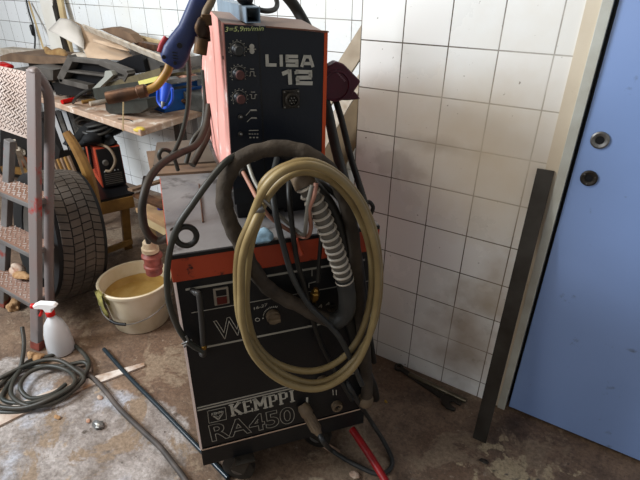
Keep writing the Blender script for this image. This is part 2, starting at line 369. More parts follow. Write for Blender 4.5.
# door frame: painted board, steel edge
bm = wbox(-.165, -.130, YW-.004, YW+.12, 0, 2.12)
struct(O('trim_1', bm, wframe), 'cream painted door frame')
struct(O('trim_2', wbox(-.130, -.104, YW-.012, YW+.12, 0, 2.12, .002), fedge), 'worn steel edge of the door frame')
d = O('door_1', wbox(-.094, .95, YW+.004, YW+.05, .012, 2.12, .003), doorm); struct(d, 'blue steel door with two lock holes')
struct(O('trim_3', wbox(-.104, .95, YW+.052, YW+.1, 0, 2.12), blackpl))
for (x, y, r) in ((600, 140, .0235), (589, 178, .0225)):
    c = PY(x, y, YW+.003)
    e = O('lock_ring', lathe([(r*.45, .0), (r, .0), (r, .004), (r*.82, .006), (r*.5, .004), (r*.45, .0)], c, Vector((0, -1, 0)), 28, cap=False), darksteel if y > 150 else steel, d, True)
    O('lock_hole', lathe([(r*.46, -.001), (r*.46, .0012)], c, Vector((0, -1, 0)), 20), blackpl, e)
    bm = bmesh.new()
    for k in range(3):
        a = k*2.1+.4; lathe([(.0025, .004), (.0022, .0062)], c+Vector((math.cos(a)*r*.72, 0, math.sin(a)*r*.72)), Vector((0, -1, 0)), 8, bm=bm)
    O('screw_head', bm, steel, e)
# far left: white boxed pipe against the back wall
xa = PY(39, 0, YB-.06).x; xb = PY(51.5, 0, YB-.06).x
struct(O('trim_4', wbox(xa, xb, YB-.06, YB, 0, 2.9, .01), mat('white_pipe_casing', (.72, .70, .65), .5, col2=(.62, .58, .5), scale=5)), 'white boxed pipe casing on the back wall')
b = O('leaning_steel_bar', beam(PY(52, -6, YB-.03), down(PY(52, -6, YB-.03), PY(69, 62, YB-.14), .755), .035, .02, side=(1, 0, 0)), darksteel)
tag(b, 'dark steel bar leaning beside the white pipe casing', 'bar')
b = O('leaning_pale_batten', beam(PY(59, -6, YB-.045), down(PY(59, -6, YB-.045), PY(72, 60, YB-.1), .755), .05, .02, side=(1, 0, 0)), palewood)
tag(b, 'pale wooden batten leaning on the back wall behind the bench clutter', 'batten')
b = O('hanging_cable', tube([PY(25, -6, YB-.02), PY(29, 12, YB-.02), PY(33, 25, YB-.03), PY(35, 37, YB-.03), PY(34.5, 52, YB-.05)], .006, 8), grubber, None, True)
tag(b, 'grey cable hanging down the back wall at far left', 'cable')
b = O('cable_weight', lathe([(.007, 0), (.014, .01), (.014, .07), (.006, .08)], PY(34, 36, YB-.04), Vector((-.05, 0, 1)), 12), blackpl, None, True)
tag(b, 'small black connector on the cable hanging at far left', 'connector')
b = O('leaning_stick', beam(PY(29, 2, YB-.02), down(PY(29, 2, YB-.02), PY(44.5, 52, YB-.12), .755), .012, .012), palewood)
tag(b, 'thin pale stick leaning on the back wall by the hanging cable', 'stick')

# ---------------------------------------------------------------- power source
W = .53; D = .74; ZT = .858
ps = thing('welding_power_source', 'black and red welding power source on castors, carrying the wire feeder', 'welding machine', M(W/2, D/2, 0))
body = O('body', mbox(0, W, .004, D, .178, .781, .003), mat('pale_pink_side', (.92, .76, .72), .5, col2=(.85, .62, .57), scale=6), ps)
O('front_panel', mbox(.003, W-.003, -.001, .006, .181, .781, .0015), black, ps)
O('lid', mbox(-.005, W+.005, -.008, D+.005, .781, ZT-.006, .004), redp, ps)
lt = O('lid_top', mbox(-.003, W+.003, -.006, D+.003, ZT-.006, ZT, .002), lidtop, ps)
O('lid_edge', mbox(-.003, W+.003, -.0105, -.0065, ZT-.012, ZT-.002, .001), blackpl, ps)
O('sill', mbox(-.002, W+.002, -.004, D, .105, .174, .004), black, ps)
O('side_edge', mbox(-.004, .0025, -.003, .004, .178, .781), mat('pink_white_edge', (.95, .82, .77), .5), ps)
O('bottom_line', mbox(0, W, -.0046, -.0035, .1745, .1785), mat('pale_pink_line', (.62, .48, .38), .5), ps)
# castors
def castor(u, v, rot):
    R = .052
    ax = (U*math.cos(rot) + V*math.sin(rot)); fw = Vector((0, 0, 1)).cross(ax)
    c = M(u, v, R) + fw*.02
    f = O('castor_fork', bmesh.new() if 0 else beam(M(u, v, .105)-ax*.022, c-ax*.022, .045, .003, side=fw, bm=beam(M(u, v, .105)+ax*.022, c+ax*.022, .045, .003, side=fw, bm=mbox(u-.03, u+.03, v-.03, v+.03, .100, .106))), darksteel, ps)
    cw = O('castor_wheel', lathe([(.012, -.016), (R*.8, -.014), (R, -.010), (R, .010), (R*.8, .014), (.012, .016)], c, ax, 28), rubber, f, True)
    O('wheel_hub', lathe([(.0, -.019), (.02, -.019), (.024, -.014), (.024, .014), (.02, .019), (.0, .019)], c, ax, 20, cap=False), steel, f, True)
for (x, y, rt) in ((246, 477, 1.1), (322, 446, .9)):
    q_ = PZ(x, y, 0)-A0; castor(q_.dot(U), q_.dot(V), rt)
castor(.075, .64, .1); castor(.45, .64, .1)
# stripes on the front
def stripe(name, a, b, th, m=cream, v=0):
    u0, z0 = uz(*a, -.001); u1, z1 = uz(*b, -.001)
    return O(name, prism([M(u0, -.0012, z0-th/2), M(u1, -.0012, z1-th/2), M(u1, -.0012, z1+th/2), M(u0, -.0012, z0+th/2)], -V*.0009), m, ps)
u0, z0 = uz(186, 289, 0); 
O('printed_stripe', mbox(.022, .50, -.002, -.001, .7495, .7555), creamd, ps)
O('printed_stripe', mbox(.028, .52, -.002, -.001, uz(200, 311, 0)[1]-.001, uz(200, 311, 0)[1]+.001), creamd, ps)
O('printed_stripe', mbox(.05, .50, -.002, -.001, uz(210, 346, 0)[1]-.0028, uz(210, 346, 0)[1]+.0028), creamd, ps)
zz = uz(202, 406.5, 0)[1]
O('printed_stripe', mbox(.006, .50, -.002, -.001, zz-.0022, zz+.0022), creamd, ps)
O('printed_stripe', mbox(.006, .50, -.002, -.001, zz-.0125, zz-.0075), creamd, ps)
print_text('letter_w', 'W', (216.5, 341), (246, 333), (213, 321), -.001, cream, ps, outline=.013)
bm = bmesh.new()
# brand name with slab serifs, drawn as strokes in cells
SL = {'K': [(.2, 0, .2, 1), (.2, .45, .85, 1), (.35, .6, .9, 0), (0, .06, .42, .06, 't'), (0, .94, .42, .94, 't'), (.62, .94, 1, .94, 't'), (.62, .06, 1.05, .06, 't')],
      'E': [(.2, 0, .2, 1), (0, .08, .95, .08, 't'), (0, .92, .95, .92, 't'), (.2, .5, .7, .5, 't'), (.92, 0, .92, .3, 't'), (.92, .72, .92, 1, 't')],
      'M': [(.15, 0, .15, 1), (.85, 0, .85, 1), (.15, 1, .5, .3), (.85, 1, .5, .3), (-.02, .06, .34, .06, 't'), (.66, .06, 1.02, .06, 't'), (-.02, .94, .28, .94, 't'), (.72, .94, 1.02, .94, 't')],
      'P': [(.22, 0, .22, 1), (0, .06, .46, .06, 't'), (0, .94, .75, .94, 't'), (.22, .45, .75, .45, 't'), (.83, .5, .83, .9)],
      'I': [(.5, 0, .5, 1), (.15, .06, .85, .06, 't'), (.15, .94, .85, .94, 't')]}
cells = [('K', 0, .18), ('E', .195, .335), ('M', .35, .56), ('P', .575, .725), ('P', .735, .885), ('I', .89, 1.0)]
B0, B1, BT = PV(231, 416.5, -.001), PV(296, 401, -.001), PV(228.5, 404.5, -.001)
segs = []
for ch, a, b in cells:
    for s in SL[ch]:
        w = .0038 if len(s) == 5 else .0082
        segs.append((a+(b-a)*s[0], s[1], a+(b-a)*s[2], s[3], w))
O('brand_lettering', strokes(segs, B0, B1, BT, -V, .006), cream, ps)
print_text('model_lettering', 'RA450', (212, 442), (295.5, 422), (208, 425), -.001, creamd, ps, outline=.012, bold=.02)
# badge
c0, c1, c2, c3 = (209, 423), (226.5, 419), (225.2, 407), (207.5, 411)
Q = [PV(*q, -.001) for q in (c0, c1, c2, c3)]
bm = bmesh.new()
for i in range(4): beam(Q[i]-V*.0008, Q[(i+1) % 4]-V*.0008, .0014, .001, side=(Q[(i+1) % 4]-Q[i]).cross(V), bm=bm)
bd = O('badge', bm, creamd, ps)
O('badge_mark', strokes([(.3, .5, .55, .12, .004), (.55, .12, .82, .55, .003), (.42, .5, .56, .32, .0015), (.56, .32, .7, .5, .0015)], Q[0], Q[1], Q[3], -V, .002), creamd, bd)
bm = fit(text_bm('KEMPPI', .02), PV(211.5, 415.6, -.001), PV(223.5, 413, -.001), PV(211.2, 413, -.001), -V)
for v in bm.verts:
    k = ((v.co-PV(217.5, 414, -.001)).dot(U))/.03; v.co.z -= .004*(k*k)-.001
solid(bm, -V); O('badge_lettering', bm, creamd, bd)
# rocker switch
u0, z0 = uz(214.5, 304.5, 0); u1, z1 = uz(227, 287, 0)
sw = O('switch_housing', mbox(u0, u0+.038, -.007, .0, z0, z0+.05, .002), mat('grey_cream_plastic', (.34, .30, .25), .5), ps)
O('switch_rocker', mbox(u0+.006, u0+.032, -.011, -.006, z0+.004, z0+.025, .002), mat('dark_red_rocker', (.13, .02, .015), .4), sw)
O('switch_window', mbox(u0+.006, u0+.032, -.0085, -.006, z0+.028, z0+.046, .001), blackpl, sw)
# knob with dial
def disc(prof, c, m, name, parent, seg=28, ax=-V): return O(name, lathe(prof, c, ax, seg), m, parent, True)
kc = PV(272.5, 315, -.002)
kn = disc([(.019, 0), (.019, .012), (.016, .014), (.016, .022)], kc, browncon, 'control_knob', ps)
O('knob_grip', frame_box(bmesh.new(), kc-V*.022-U*.015-Vector((0, 0, .005)), U*.030, -V*.010, Vector((0, 0, .010)), .002), browncon, kn)
bm = bmesh.new()
for k in range(12):
    a = math.radians(172-k*10); p = kc + (U*math.cos(a)+Vector((0, 0, 1))*math.sin(a))*.0245 - V*.0005
    q = kc + (U*math.cos(a)+Vector((0, 0, 1))*math.sin(a))*(.0245) - V*.0005; q2 = q+(p-kc).normalized()*(.0015+.0004*k)
    beam(p, q2, .0022, .001, side=(q2-p).cross(V), bm=bm)
O('dial_scale', bm, cream, ps)
print_text('dial_lettering', '16-27', (254, 309.8), (267.5, 305.5), (253.8, 307), -.001, creamd, ps, bold=.01)
O('dial_mark', tube([PV(257.5+2.2*math.cos(a), 319.7+1.6*math.sin(a), -.0015) for a in [k*math.pi/4 for k in range(8)]], .0008, 6, closed=True), cream, ps)
O('dial_dot', lathe([(.002, 0), (.002, .001)], PV(263, 318.2, -.001), -V, 10), cream, ps)
for grp in ((((277, 288), (277, 294)),), (((312, 270), (312, 276)),), (((318, 281), (309, 283.5)), ((309, 283.5), (309, 288)))):
    bm = bmesh.new()
    for a, b in grp: p, q = PV(*a, -.0015), PV(*b, -.0015); beam(p, q, .0022, .001, side=(q-p).cross(V), bm=bm)
    O('printed_symbol', bm, creamd, ps)
print_text('gas_lettering', '4 4', (318, 308.5), (330, 305), (317.7, 305), -.001, creamd, ps)
# side handles: bent black bars
def uhandle(xt, yt, xb, yb):
    p = PV(xt, yt, -.001); q = PV(xb, yb, -.001)
    out = -V*.028
    return O('side_handle', tube([p, p+out*.6+U*.008, p+out+U*.014-Vector((0, 0, .01)), q+out+U*.006+Vector((0, 0, .02)), q+out*.7, q], .0075, 10, n=6), mat('dark_handle', (.07, .065, .06), .45), ps, True)
uhandle(192, 290, 201, 349)
O('handle_stud', lathe([(.006, 0), (.008, .004), (.005, .009)], PV(204, 346.5, -.03), -V, 10), brass, ps, True)
# sockets
def socket(x, y, r, m=browncon):
    c = PV(x, y, -.001)
    s = O('socket', lathe([(r, 0), (r, .014), (r*.92, .017), (r*.62, .017), (r*.58, .004)], c, -V, 24, cap=False), m, ps, True)
    O('socket_core', lathe([(r*.6, .004), (r*.28, .006), (r*.28, .012), (.001, .012)], c, -V, 16, cap=False), blackpl, s, True)
socket(321.5, 379.5, .0165); socket(336, 404.5, .0175)
print_text('socket_lettering', 'I', (306, 403), (308, 402.5), (306, 397.5), -.001, cream, ps)
bm = bmesh.new()
for x in (333.2, 336.4):
    p, q = PV(x, 395, -.0015), PV(x-.3, 390, -.0015); beam(p, q, .0026, .001, side=(q-p).cross(V), bm=bm)
O('socket_lettering', bm, cream, ps)
# brass gas fitting
c = PV(311, 301, -.001)
gf = disc([(.014, 0), (.014, .008), (.010, .010), (.010, .022)], PV(312, 303, -.001), darksteel, 'gas_inlet', ps)
bm = lathe([(.009, 0), (.0095, .012), (.0135, .014), (.0135, .034), (.010, .037), (.009, .046), (.005, .05)], PV(313.5, 301, -.028), (PV(317, 284, -.045)-PV(313.5, 301, -.028)), 6)
O('brass_nut', bm, brass, gf)
disc([(.012, 0), (.012, .006), (.007, .008), (.007, .014)], PV(331, 307, -.001), darksteel, 'socket_cover', ps)
# sidewall rim and studs at the left edge
O('hinge_clip', beam(PV(184, 347, -.012), PV(192, 340, -.012), .005, .005), steel, ps)
O('corner_hook', tube([PV(363, 212, .10), PV(364, 204, .10), PV(369, 202, .10), PV(373, 207, .10), PV(371, 214, .10)], .006, 8), rubber, ps, True)
# red worn stub on lid front
O('red_stub', tube([PV(297, 238, -.02), PV(298, 247, -.028), PV(300, 254, -.03)], .006, 10, rf=lambda t, L: .004+.007*t), redp, ps, True)

# red drawbar lying out in front
dp = M(.36, -.05, .09)
b = O('red_bar', tube([PZ(352, 429, .085), PZ(372, 459, .06), PZ(392, 492, .035)], .0125, 14, n=4), redbar, None, True)
tag(b, 'round red bar sticking out under the right front of the welding machine', 'bar')

# ---------------------------------------------------------------- boards lying on the power source
b = O('brown_board', prism([M(-.03, .53, ZT), M(.42, .48, ZT), M(.44, .80, ZT), M(-.04, .78, ZT)], Vector((0, 0, .008))), brownboard)
tag(b, 'brown fibreboard lying on the back of the machine top', 'board')
b = O('dark_board', prism([M(-.02, .60, ZT+.0085), M(.3, .57, ZT+.0085), M(.33, .85, ZT+.0085), M(.0, .86, ZT+.0085)], Vector((0, 0, .006))), mat('grey_brown_board', (.20, .16, .125), .8, col2=(.14, .105, .08), scale=9))
tag(b, 'smaller grey-brown board on top of the brown board at the machine back', 'board')
b = O('welding_rod', tube([PZ(199, 184, ZT+.003), PZ(203, 222, ZT+.003)], .0022, 6, spline=False), nozz); tag(b, 'thin rusty rod lying on the grey machine top', 'rod')

# ---------------------------------------------------------------- wire feeder
LV = .10; LU0, LU1 = .172, .413
wf = thing('wire_feeder', 'tall pink-sided wire feeder with navy front panel standing on the power source', 'wire feeder', M(.3, .35, ZT))
prof = [(.110, .958), (.104, 1.343), (.30, 1.356), (.47, 1.285), (.63, 1.195), (.74, 1.08), (.74, .98), (.40, .94)]
bm = bmesh.new(); a = []; b2 = []
for v, z in prof:
    a.append(bm.verts.new(M(LU0+(.006 if z > 1.0 else 0), v, z))); b2.append(bm.verts.new(M(LU1, v, z-(.024 if z > 1.0 else 0))))
side1 = bm.faces.new(a); side2 = bm.faces.new(b2[::-1])
for i in range(len(a)):
    f = bm.faces.new((a[i], b2[i], b2[(i+1) % 8], a[(i+1) % 8])); f.material_index = 1 if i in (1, 2, 3) else 0
O('housing', bm, None, wf, mats=[pink, fadedtop])
def lq(u, z, dz=0): return M(u, LV+.004+(1.343-z)*.018, z)
bm = bmesh.new()
zr = 1.318
pl = [lq(LU0+.001, .958), lq(LU1-.006, .958), lq(LU1-.004, zr), lq(LU0+.11, 1.334), lq(LU0+.009, 1.340)]
O('front_panel', prism(pl, -V*.004), navy, wf)
O('orange_edge', prism([lq(LU1-.006, .958), lq(LU1+.003, .958), lq(LU1+.004, zr+.002), lq(LU1-.004, zr)], -V*.006), orange, wf)
gx = uz(260, 60, LV)[0]
O('panel_groove', prism([lq(gx-.0015, .93), lq(gx+.0015, .93), lq(gx+.0015, 1.333), lq(gx-.0015, 1.333)], -V*.0048), blackpl, wf)
O('top_lip', beam(M(LU0+.10, LV-.002, 1.334), M(LU1+.004, LV-.002, zr+.003), .012, .003, side=-V), mat('brown_lip', (.22, .11, .07), .6), wf)
# bottom rails and brackets
O('base_rail', mbox(LU0-.006, LU0+.004, .12, .74, .932, .944), steel, wf)
O('bracket', mbox(LU0+.003, LU1-.005, .118, .70, .908, .958, .003), blackpl, wf)
O('bracket', mbox(LU0+.010, LU1-.01, .135, .30, .872, .907, .003), blackpl, wf)
O('foot', mbox(LU0+.012, LU0+.11, .14, .24, ZT, .873, .004), blackpl, wf)
O('foot', mbox(LU1-.10, LU1-.012, .14, .24, ZT, .873, .004), blackpl, wf)
O('foot', mbox(LU0+.012, LU1-.012, .46, .47, ZT, .909, .004), blackpl, wf)
vf = LV - .001
CH = {'L': [(.12, 0, .12, 1), (0, .12, 1, .12)], 'I': [(.5, 0, .5, 1)],
      'S': [(0, .88, .98, .88), (.11, .88, .11, .5), (0, .5, 1, .5), (.89, .5, .89, .12), (.02, .12, 1, .12)],
      'A': [(.10, 0, .36, 1), (.90, 0, .64, 1), (.3, .88, .7, .88), (.2, .30, .8, .30)],
      '1': [(.66, 0, .66, 1), (.1, .70, .66, .92)], '2': [(.02, .88, .98, .88), (.89, .9, .89, .52), (.95, .52, .05, .47), (.11, .5, .11, .12), (0, .12, 1, .12), (.06, .72, .06, .92)]}
def block(name, cells, p0, p1, pt, w):
    sg_ = [(a+(b-a)*q[0], q[1], a+(b-a)*q[2], q[3], w) for ch_, a, b in cells for q in CH[ch_]]
    return O(name, strokes(sg_, PV(*p0, vf), PV(*p1, vf), PV(*pt, vf), -V, w), cream, wf)
block('name_lettering', [('L', 0, .21), ('I', .27, .35), ('S', .40, .66), ('A', .70, 1.0)], (266, 66.2), (314.3, 67), (265.5, 54.3), .0072)
block('model_lettering', [('1', 0, .42), ('2', .46, 1.0)], (281.5, 84.3), (312.5, 85), (280.5, 69.3), .0088)
print_text('handwriting', '3=5,9m/min', (225, 32.5), (264, 31.2), (224, 27), vf, mat('green_marker', (.55, .60, .30), .8), wf, shear=.3)
def knob(x, y, capm, r=.0125):
    c = PV(x, y, vf)
    k = disc([(r*1.15, 0), (r*1.15, .007), (r*.95, .010), (r*.95, .019), (r*.8, .021)], c, blackpl, 'control_knob', wf)
    disc([(r*.82, .020), (r*.82, .0235), (r*.7, .025)], c, capm, 'knob_cap', k)
    bm = bmesh.new()
    for i in range(11):
        a = math.radians(-40+i*26); d = U*math.cos(a)+Vector((0, 0, 1))*math.sin(a)
        lathe([(.0012, 0), (.0012, .0008)], c+d*.0195, -V, 6, bm=bm)
    for i in range(24):
        a = math.radians(-35+i*10.4); d = U*math.cos(a)+Vector((0, 0, 1))*math.sin(a)
        beam(c+d*.0152-V*.0005, c+d*.0172-V*.0005, .0012, .001, side=d.cross(V), bm=bm)
    O('dial_marks', bm, creamd, k)
    return k
k = knob(237.5, 49.5, mat('grey_knob', (.05, .05, .048), .4)); knob(238.5, 73.5, redknob); knob(239.5, 97.5, redknob)
for y in (117, 134):
    c = PV(240.5, y, vf); t = disc([(.006, 0), (.006, .002), (.003, .003)], c, darksteel, 'toggle_switch', wf, 14)
    O('toggle_lever', tube([c-V*.002, c-V*.016+Vector((0, 0, .004))], .0022, 8, spline=False), steel, t, True)
# pictograms
def ln(bm, a, b, w=.0018):
    p, q = PV(*a, vf-.0003), PV(*b, vf-.0003); beam(p, q, w, .0008, side=(q-p).cross(V), bm=bm)
bm = bmesh.new(); lathe([(.0055, 0), (.0055, .0008)], PV(251.8, 46.5, vf), -V, 16, bm=bm); lathe([(.0055, 0), (.0055, .0008)], PV(252, 51.3, vf), -V, 16, bm=bm)
ln(bm, (247.5, 49), (256, 49.2)); O('wire_symbol', bm, cream, wf)
bm = bmesh.new()
for a, b in (((249, 76), (250.3, 76)), ((250.3, 76), (250.3, 71.5)), ((250.3, 71.5), (254, 71.7)), ((254, 71.7), (254, 76)), ((254, 76), (256, 76)), ((250, 69), (254, 69.1))): ln(bm, a, b)
O('pulse_symbol', bm, creamd, wf)
bm = bmesh.new()
for a, b in (((249.5, 94.5), (251.5, 94.5)), ((251.5, 94.5), (251.5, 98.5)), ((251.5, 98.5), (255, 98.6)), ((255, 98.6), (255, 94.6)), ((255, 94.6), (257, 94.7)), ((251, 92), (255, 92.1))): ln(bm, a, b)
O('pause_symbol', bm, creamd, wf)
bm = bmesh.new()
for a, b in (((246, 115.5), (250, 110.8)), ((250, 110.8), (257, 110.6)), ((247, 122), (250.5, 118.5)), ((250.5, 118.5), (257, 118.3))): ln(bm, a, b, .0012)
ln(bm, (250.5, 110), (256.5, 110), .003); ln(bm, (251, 118), (256.5, 118), .003); ln(bm, (249, 130.5), (258.5, 130.3), .0016)
for i in range(4): ln(bm, (249+i*2.6, 134), (250.6+i*2.6, 134), .0018)
for i in range(3): ln(bm, (249.5+i*3.4, 137.5), (251.3+i*3.4, 137.5), .003)
O('printed_lines', bm, creamd, wf)
# round connector on square flange
c = PV(291, 99, vf); u, z = uz(291, 99, vf)
fl = O('connector_flange', mbox(u-.021, u+.021, vf-.003, vf, z-.022, z+.022, .002), darksteel, wf)
disc([(.0175, 0), (.0175, .014), (.0155, .016), (.0125, .016), (.0125, .006)], c, darksteel, 'connector_ring', fl)
bm = bmesh.new()
for i in range(7):
    a = i*2*math.pi/6; rr = 0 if i == 6 else .007
    lathe([(.0015, .010), (.0015, .018)], c+(U*math.cos(a)+Vector((0, 0, 1))*math.sin(a))*rr, -V, 8, bm=bm)
O('connector_pins', bm, steel, fl)
for su in (-1, 1):
    for sz in (-1, 1): O('flange_screw', lathe([(.002, 0), (.002, .002)], M(u+su*.017, vf-.003, z+sz*.018), -V, 8), steel, fl)
# lower connectors
c = PV(243, 171, vf+.006)
disc([(.016, 0), (.016, .004), (.012, .006), (.012, .022)], c, darksteel, 'hose_coupling', wf)
c = PV(285, 150, vf+.004)
disc([(.022, 0), (.022, .01), (.014, .012), (.014, .03)], c, darksteel, 'torch_socket', wf)
disc([(.004, 0), (.004, .004)], PV(254, 160, vf), steel, 'panel_screw', wf, 10)
O('side_screw', lathe([(.004, 0), (.004, .003)], M(LU0+.006, .12, 1.27), -U, 10), darksteel, wf)
# square tube lying on the feeder top
p = PZ(258, 17, 1.352); p2 = M(.262, .07, 1.354)
bm = bmesh.new(); ct = .0155; wl = .0022
st = PV(253.5, 17.5, LV-.02); u, z = st.dot(U)-A0.dot(U), st.z
z = 1.343 + ct
for (a0, a1, b0, b1) in ((-ct, ct, -ct, -ct+wl), (-ct, ct, ct-wl, ct), (-ct, -ct+wl, -ct+wl, ct-wl), (ct-wl, ct, -ct+wl, ct-wl)):
    frame_box(bm, M(u+a0, LV-.018, z+b0), U*(a1-a0), V*.44, Vector((0, 0, b1-b0)))
O('square_tube', bm, galv, None)
o = bpy.data.objects['square_tube']; tag(o, 'blue-grey square steel tube lying on top of the wire feeder', 'tube')

# ---------------------------------------------------------------- hoses and cables around the machine
def hose(name, pts, r, m, label, cat, parent=None, **k):
    P = [PV(*q) for q in pts]
    o = O(name, tube(P, r, k.pop('seg', 12), **k), m, parent, True)
    if label: tag(o, label, cat)
    return o
# coil of yellowed hose: one continuous helix
coil = thing('hose_coil', 'yellowed hose coiled in loops hanging on the front of the wire feeder', 'hose', PV(308, 386, -.07))
L1 = [(262, 212), (252, 240), (247, 275), (247, 312), (257, 345), (280, 365), (312, 371), (340, 360), (360, 335), (371, 295), (370, 250), (357, 212), (338, 186), (315, 173), (292, 174), (271, 192)]
L2 = [(255, 222), (243, 255), (241, 290), (243, 325), (255, 357), (282, 381), (316, 389), (345, 376), (364, 350), (376, 305), (377, 258), (364, 212), (343, 182), (315, 166), (287, 169), (265, 188)]
L3 = [(250, 222), (239, 250), (237, 285), (241, 322), (256, 350), (279, 372), (313, 383), (343, 371), (368, 338), (379, 298), (378, 250), (366, 210), (343, 179), (312, 162), (282, 168), (263, 184)]
pts = []
for j, L in enumerate((L1, L2, L3)):
    for i, (x, y) in enumerate(L):
        top = max(0, (215-y)/60)
        pts.append((x, y, -.070-.022*([0, 2, 1][j]) + .008*math.sin(i*.8) - .012*top))
pts.append((261, 205, -.085)); pts.append((258, 216, -.085))
O('hose', tube([PV(*q) for q in pts], .0092, 12, n=6), beige, coil, True)
cc = PV(261, 208, -.10)
bm = bmesh.new(); tube([cc+Vector((-.012, -.008, -.006)), cc+Vector((.0, -.008, .0)), cc+Vector((.008, -.002, .004))], .0105, 10, bm=bm)
O('hose_clamp', bm, steel, coil, True)
O('clamp_screw', tube([PV(263, 200, -.108), PV(269, 205, -.108)], .004, 8, spline=False), steel, coil)
# ribbed conduit with sleeved torch cable
tc = thing('torch_cable', 'thick cloth-sleeved cable with a white ribbed conduit looped in front of the machine', 'cable', PV(330, 400, -.03))
rib = [(304, 183, -.075), (314, 200, -.08), (324, 222, -.082), (333, 245, -.082), (340, 265, -.08), (344.5, 280, -.078)]
cp_ = catmull([PV(*q) for q in rib], 60); cr = O('ribbed_conduit', tube(cp_, .0195, 18, spline=False), mat('grey_conduit', (.20, .18, .15), .5, col2=(.13, .115, .095), scale=14), tc, True)
Lc = 0; nx = .008
for i in range(1, len(cp_)):
    Lc += (cp_[i]-cp_[i-1]).length
    if Lc > nx:
        nx += .0205; T_ = (cp_[i]-cp_[i-1]).normalized(); s_ = T_.orthogonal().normalized(); t_ = T_.cross(s_)
        O('conduit_rib', tube([cp_[i]+(s_*math.cos(a)+t_*math.sin(a))*.0215 for a in [k*math.pi/9 for k in range(18)]], .0034, 6, spline=False, closed=True), mat('grey_white_conduit', (.58, .53, .46), .45, col2=(.44, .39, .32), scale=30), cr, True)
O('conduit_collar', tube([PV(*q) for q in ((296, 166, -.03), (301, 176, -.06), (306, 187, -.075))], .026, 18, n=5), browncon, tc, True)
O('conduit_elbow', tube([PV(*q) for q in ((344, 278, -.078), (347, 295, -.076), (346, 312, -.072), (338, 320, -.066), (330, 322, -.06))], .0235, 16), grubber, tc, True)
wrap = lambda t, L: .0185+.0008*math.sin(L*95)+.0007*math.sin(L*171+1)
O('cloth_sleeve', tube([PV(*q) for q in ((334, 322, -.06), (318, 316, -.05), (300, 306, -.045), (283, 298, -.042), (266, 286, -.04), (253, 268, -.045), (242, 247, -.05), (230, 222, -.045), (224, 200, -.03), (226, 180, -.015), (237, 162, -.01), (256, 152, -.01), (282, 148, -.012), (305, 153, -.025), (325, 166, -.035), (340, 188, -.035), (350, 220, -.035), (355, 260, -.035), (359, 300, -.035), (364, 345, -.035), (367, 385, -.035), (366, 398, -.03))], .019, 14, n=8, rf=wrap), sleeve, tc, True)
O('cable_end', lathe([(.019, 0), (.024, .008), (.024, .03), (.02, .036)], PV(366, 396, -.032), Vector((0, 0, -1)), 16), browncon, tc, True)
hose('black_hose', [(300, 178, .0), (318, 190, -.01), (334, 214, -.02), (343, 245, -.024), (347, 285, -.022), (350, 320, -.02), (362, 360, -.02), (372, 385, -.01), (375, 398, .0)], .016, rubber, 'fat black rubber hose hanging down the right of the coil', 'hose')
hose('black_cable', [(300, 172, .06), (324, 185, .0), (344, 205, -.01), (356, 240, -.012), (364, 290, -.01), (369, 330, -.01), (374, 362, 0)], .0085, rubber, 'black cable hanging between the sleeved cable and the tiled wall', 'cable')
# two cables from the plug down behind the coil
hose('power_cable', [(322, 92, .30), (328, 112, .26), (335, 145, .2), (346, 185, .1), (356, 212, .05), (362, 235, .012)], .0145, rubber, 'thick black cable running down from the maroon plug, left one', 'cable')
hose('power_cable', [(333, 92, .30), (341, 118, .26), (351, 158, .2), (361, 190, .12), (367, 212, .06), (370, 225, .03)], .0095, rubber, 'thinner black cable running down from the maroon plug, right one', 'cable')
# black cables down the front
hose('front_cable', [(277, 158, .08), (272, 185, .02), (276, 215, -.03), (284, 248, -.04), (294, 280, -.05), (310, 306, -.075), (330, 326, -.09), (344, 345, -.09), (362, 385, -.08)], .0075, grubber, 'grey rubber cable crossing the front of the machine down to the right', 'cable')
hose('front_cable', [(290, 165, .08), (289, 190, .0), (292, 225, -.03), (297, 260, -.034), (306, 292, -.034), (316, 330, -.034), (327, 356, -.034), (352, 400, -.07)], .0068, rubber, 'thin black cable hanging straight down inside the coil', 'cable')
hose('gas_hose', [(318, 282, -.046), (319, 262, -.045), (321, 235, -.04), (321, 205, -.02), (318, 180, .03)], .0055, rubber, 'thin black gas hose rising from the brass nut', 'hose')
# dark green hose left
gh = hose('green_hose', [(262, 150, .06), (246, 152, .02), (228, 160, -.02), (210, 180, -.04), (192, 205, -.05), (177, 228, -.055), (169, 255, -.05), (167, 285, -.045), (171, 310, -.04), (181, 333, -.035), (192, 345, -.03), (203, 351, -.03)], .0075, hosegreen, 'dark green-grey hose arching down the left edge of the machine', 'hose')
b = O('hose_ring', tube([PV(186+10.5*math.cos(a), 236+9.5*math.sin(a), -.05) for a in [k*math.pi/5 for k in range(10)]], .0068, 12, closed=True), rubber, None, True)
tag(b, 'small black ring of cable on the front left corner of the machine top', 'ring')
b = hose('steel_clip', [(186, 336, -.048), (188, 341, -.05), (182, 344, -.048)], .0028, steel, 'small steel clip on the green hose at the left edge', 'clip')
